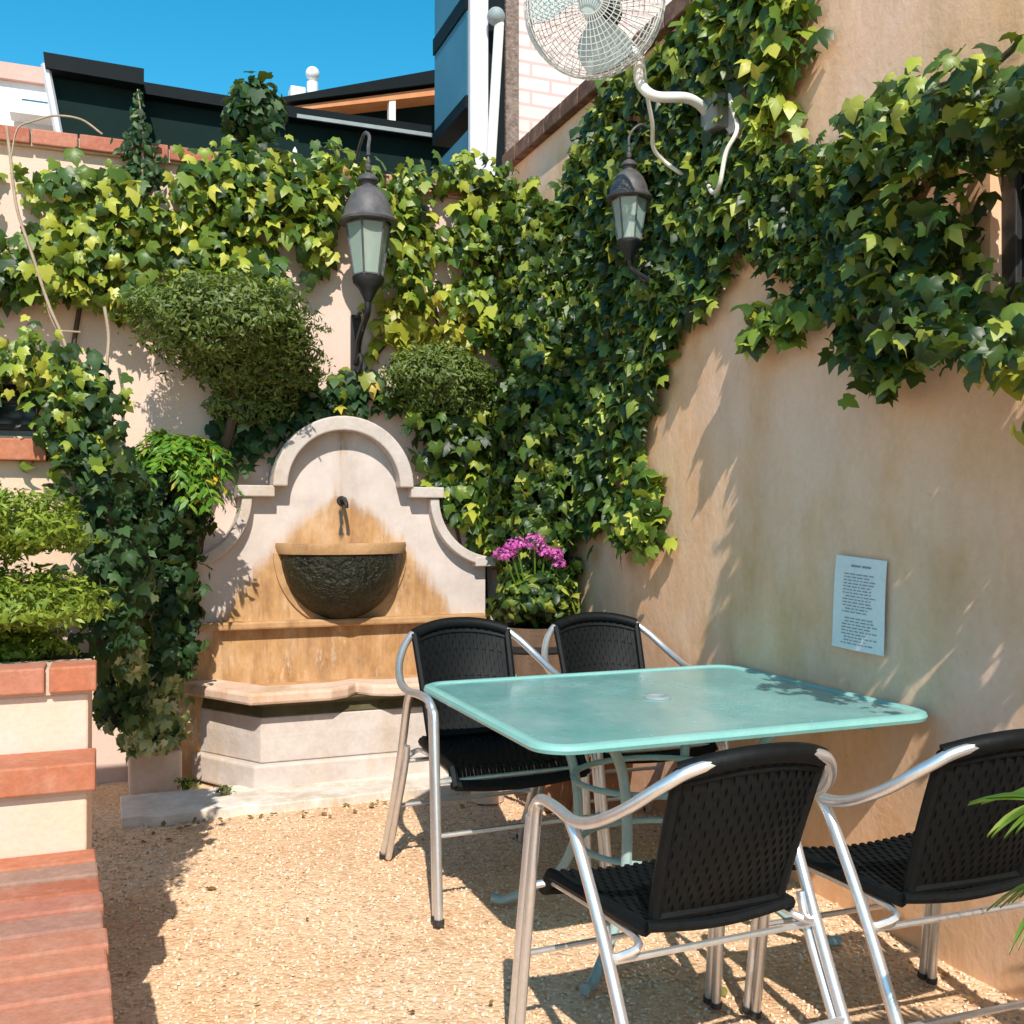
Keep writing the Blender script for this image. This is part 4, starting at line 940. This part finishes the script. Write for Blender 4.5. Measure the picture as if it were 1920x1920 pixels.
# ================================================================== palm at the right, its pot out of the picture
pc = (1.98, .95, 0)
t = thing('potted_palm', 'potted palm whose green frond tips reach in at the right edge', 'palm', pc)
MB().lathe([(.001, 0), (.13, 0), (.18, .30), (.20, .30), (.20, .34), (.17, .34), (.165, .3), (.001, .3)], 26, pc).build('pot', M['terracotta'], t, True)
MB().tube(spline([(pc[0], pc[1], .3), (pc[0]-.01, pc[1], .45), (pc[0], pc[1]+.01, .60)], 5), .035, 9).build('trunk', M['bark'], t, True)
def frond(tip, lift, nl=30, ll=.22, droop=.25, w_=.022):
    a = Vector((pc[0], pc[1], .60)); e = Vector(tip); mid = (a+e)/2+Vector((0, 0, lift)); P = spline([a, mid, e], 12); m = MB(); m.tube(P, [.007-.005*i/(len(P)-1) for i in range(len(P))], 6)
    Cv = []
    for i in range(nl):
        f = .22+.78*i/(nl-1); k = min(int(f*(len(P)-1)), len(P)-2); p = P[k].lerp(P[k+1], f*(len(P)-1)-k); tt = (P[k+1]-P[k]).normalized(); sd_ = tt.cross(Vector((0, 0, 1))).normalized(); up = sd_.cross(tt)
        L = ll*(1-.55*abs(f-.5)**1.2)*random.uniform(.9, 1.08)
        for s in (-1, 1):
            d = (sd_*s*.75+tt*.75+up*.25).normalized(); vs = []
            for j in range(6):
                g_ = j/5; c = p+d*L*g_+Vector((0, 0, -droop*L*g_*g_)); wv = up.cross(d).normalized()*w_*.5*(math.sin(PI*min(1, .12+g_*.88)))
                vs += [c-wv, c+Vector((0, 0, -.004)), c+wv]
            m.add(vs, [(j*3+q_, j*3+q_+1, j*3+3+q_+1, j*3+3+q_) for j in range(5) for q_ in range(2)])
    m.build('frond', M['palm'], t, True)
frond(U(1950, 1500, 'X', 1.50), .20, 30, .19); frond(U(1985, 1650, 'X', 1.52), .20, 34, .19, .5)
for a in (20, 75, 130, 200, 245, 290, 335):
    if a in (130,): continue
    r = .5; frond((pc[0]+r*math.cos(math.radians(a))*(.5 if a < 90 or a > 270 else 1), pc[1]+r*math.sin(math.radians(a))*(.6 if a == 75 else 1), .62+random.uniform(-.05, .3)), .28, 22)

# ================================================================== beyond the wall
def quad_front(pts, y): return [(p.x, p.z) for p in (U(a, b_, 'Y', y) for a, b_ in pts)]
# white house far left
Y = 11
t = thing('white_house', 'white house with pink parapet and blue window, far left beyond the wall', 'house', (U(0, 300, 'Y', Y).x, Y, 0))
p0 = U(-500, 180, 'Y', Y); p1 = U(110, 150, 'Y', Y); p2 = U(100, 162, 'Y', Y)
MB().box(p0.x, p1.x, Y, Y+4, -.05, p2.z).build('wall', M['whitewall'], t)
MB().box(p0.x, p1.x+.04, Y-.06, Y+4, p2.z+.002, U(60, 126, 'Y', Y).z).build('parapet', M['pinkrender'], t)
a = U(28, 175, 'Y', Y); c = U(98, 208, 'Y', Y); f = MB().box(a.x, c.x, Y-.04, Y+.01, c.z, a.z).build('window', M['whitepaint'], t); MB().box(a.x+.05, c.x-.05, Y-.05, Y-.042, c.z+.05, a.z-.05).build('pane', M['skyglass'], f)
a = U(20, 205, 'Y', Y); c = U(110, 240, 'Y', Y); MB().box(a.x, c.x, Y-.3, Y-.06, c.z, a.z).build('balcony', M['whitewall'], t)
# dark green clad roof structure
Y = 8.2
t = thing('dark_roof_box', 'tall dark green clad box on the roof beyond the wall, upper left', 'rooftop box', (U(170, 250, 'Y', Y).x, Y, 2.9))
fr = quad_front([(108, 300), (268, 330), (268, 148), (84, 112)], Y); b = MB(); b.prism(fr, 'Y', Y, Y+1.2); b.build('cladding', M['darkgreen'], t)
b = MB(); b.prism(quad_front([(82, 124), (268, 156), (268, 126), (78, 94)], Y-.15), 'Y', Y-.15, Y+1.3); b.build('fascia', M['darktrim'], t)
b = MB(); b.tube([U(82, 118, 'Y', Y-.1), U(110, 260, 'Y', Y-.1)], .03, 6); b.build('edge_trim', M['lilac'], t)
Y = 8.4
t = thing('dark_flat_roof', 'long low dark green roof running behind the top of the wall', 'roof', (U(560, 250, 'Y', Y).x, Y, 2.9))
b = MB(); b.prism(quad_front([(262, 400), (852, 420), (852, 250), (262, 160)], Y), 'Y', Y, Y+1.2); b.build('cladding', M['darkgreen'], t)
b = MB(); b.prism(quad_front([(262, 172), (556, 219), (852, 262), (852, 240), (556, 198), (262, 150)], Y-.12), 'Y', Y-.12, Y+1.25); b.build('fascia', M['darktrim'], t)
b = MB(); b.prism(quad_front([(556, 218), (852, 261), (852, 254), (556, 211)], Y-.14), 'Y', Y-.14, Y-.121); b.build('gutter_strip', M['greybox'], t)
Y = 10.5
t = thing('gabled_roof', 'dark sloping roof with an orange timber soffit and a white post beneath', 'roof', (U(700, 200, 'Y', Y).x, Y, 3))
b = MB(); b.prism(quad_front([(525, 190), (905, 142), (905, 112), (525, 180)], Y), 'Y', Y, Y+3); b.build('roof_slab', M['darktrim'], t)
b = MB(); b.prism(quad_front([(548, 198), (905, 158), (905, 139), (540, 188)], Y+.02), 'Y', Y+.25, Y+2.9); b.build('soffit', M['orange'], t)
b = MB(); b.prism(quad_front([(548, 206), (905, 166), (905, 150), (548, 197)], Y+.05), 'Y', Y+.05, Y+.2); b.build('rafter', M['orange'], t)
b = MB(); b.prism(quad_front([(590, 300), (905, 300), (905, 160), (590, 200)], Y+.3), 'Y', Y+.45, Y+2.8); b.build('wall', M['darkgreen'], t)
a = U(738, 240, 'Y', Y); b = MB(); b.box(a.x-.035, a.x+.035, Y+.06, Y+.14, a.z-.3, U(738, 181, 'Y', Y).z); b.build('post', M['whitepaint'], t)
q = U(585, 165, 'Y', 12.5); t = thing('roof_vent', 'little white vent cowl on the distant roof against the sky', 'vent', (q.x, 12.5, q.z-.3))
b = MB(); b.lathe([(.001, -.35), (.07, -.35), (.07, .08), (.001, .08)], 14, q); b.build('pipe', M['whitepaint'], t, True); b = MB(); b.ball((q.x, q.y, q.z+.19), .085); b.build('cowl', M['whitepaint'], t, True)
b = MB(); b.box(q.x-.28, q.x-.1, 12.4, 12.6, q.z-.35, q.z-.03); b.build('box_vent', M['whitepaint'], t, False, .01)
# white finial
q = U(566, 330, 'Y', 5.62); z1 = U(558, 252, 'Y', 5.62)
t = thing('white_finial', 'white pointed post tip poking up behind the ivied wall', 'finial', (q.x, 5.80, 2.2))
b = MB(); b.lathe([(.001, 2.2), (.05, 2.2), (.05, q.z+.02), (.036, q.z+.03), (.030, q.z+.08), (.012, z1.z-.02), (.001, z1.z)], 14, (q.x-.01, 5.80, 0)); b.build('post', M['whitepaint'], t, True)
# neighbour with blue side, white post and pipe
Y = 6.6
t = thing('blue_building', 'narrow building with blue cladding and pale corner post beyond the wall', 'building', (U(880, 320, 'Y', Y).x, Y, 0))
xa = U(880, 100, 'Y', Y).x; xb = U(914, 100, 'Y', Y).x; xe = U(948, 100, 'Y', Y).x
b = MB(); b.box(xa+.02, xe, Y+.05, Y+.75, 0, U(880, 232, 'Y', Y).z); b.box(xa-.0, xe, Y+.05, Y+.80, U(880, 180, 'Y', Y).z, 7); b.build('cladding', M['blue'], t)
b = MB(); b.box(xa-.015, xe, Y+.04, Y+.81, U(880, 196, 'Y', Y).z, U(880, 172, 'Y', Y).z); b.build('band', M['darktrim'], t); b = MB(); b.box(xa-.012, xe, Y+.045, Y+.81, U(880, 0, 'Y', Y).z-.03, U(880, 0, 'Y', Y).z+.09); b.build('band', M['darktrim'], t)
b = MB(); b.box(xa, xb, Y-.02, Y+.03, 0, 7); b.build('corner_post', M['lilac'], t, False, .006)
b = MB(); b.box(xb+.002, xe, Y+.02, Y+.045, 0, 7); b.build('shadow_gap', M['darktrim'], t)
t = thing('drain_pipe', 'white drain pipe with a round cap beside the pale corner post', 'pipe', (U(920, 300, 'Y', Y-.1).x, Y-.1, 2.0))
a = U(918, 340, 'Y', Y-.1); c = U(936, 40, 'Y', Y-.1)
b = MB(); b.tube([(a.x-.02, Y-.1, 2.0), tuple(a), tuple(c)], .034, 12); b.build('pipe', M['whitepaint'], t, True); b = MB(); b.ball(U(930, 28, 'Y', Y-.1), .062); b.build('cap', M['greybox'], t, True)
b = MB(); x0 = U(948, 100, 'Y', Y).x; x1 = U(974, 100, 'Y', Y).x; b.box(x0+.004, x1, Y+.0, Y+.5, 0, 7.5)
tag(b.build('pebbledash_column', M['pebbledash'], None, bevel=.01), 'dark brown pebbledash chimney breast between the pipe and the pink brick', 'column')
t = thing('brick_building', 'tall painted pink brick building standing behind the fan', 'building', (x1+1, Y+.02, 0))
b = MB(); b.box(x1+.004, x1+4.5, Y+.03, Y+.72, 0, 7.8); b.build('wall', M['pinkbrick'], t)

# a few dry leaves blown into the corners of the gravel
C = []
for _ in range(70):
    if random.random() < .5: C.append((random.uniform(.1, 1.5), 4.6-abs(random.gauss(0, .10)), .004))
    elif random.random() < .6: C.append((WX-.03-abs(random.gauss(0, .10)), random.uniform(1.6, 4.3), .004))
    else: C.append((random.uniform(.05, 2.2), random.uniform(1.7, 4.5), .004))
M['dry'] = mat_leaf('dry_leaf', [(0, (.16, .08, .03)), (.6, (.26, .15, .05)), (1, (.20, .20, .05))])
o = leaves(C, np.array([(0, 0, 1.)]*70)+rnd(70, .25), rnd(70), rng.uniform(.018, .042, 70), OVAL, 'leaf_litter', M['dry'])
tag(o, 'scattered small dry leaves blown along the edges of the gravel', 'leaf litter', kind='stuff')
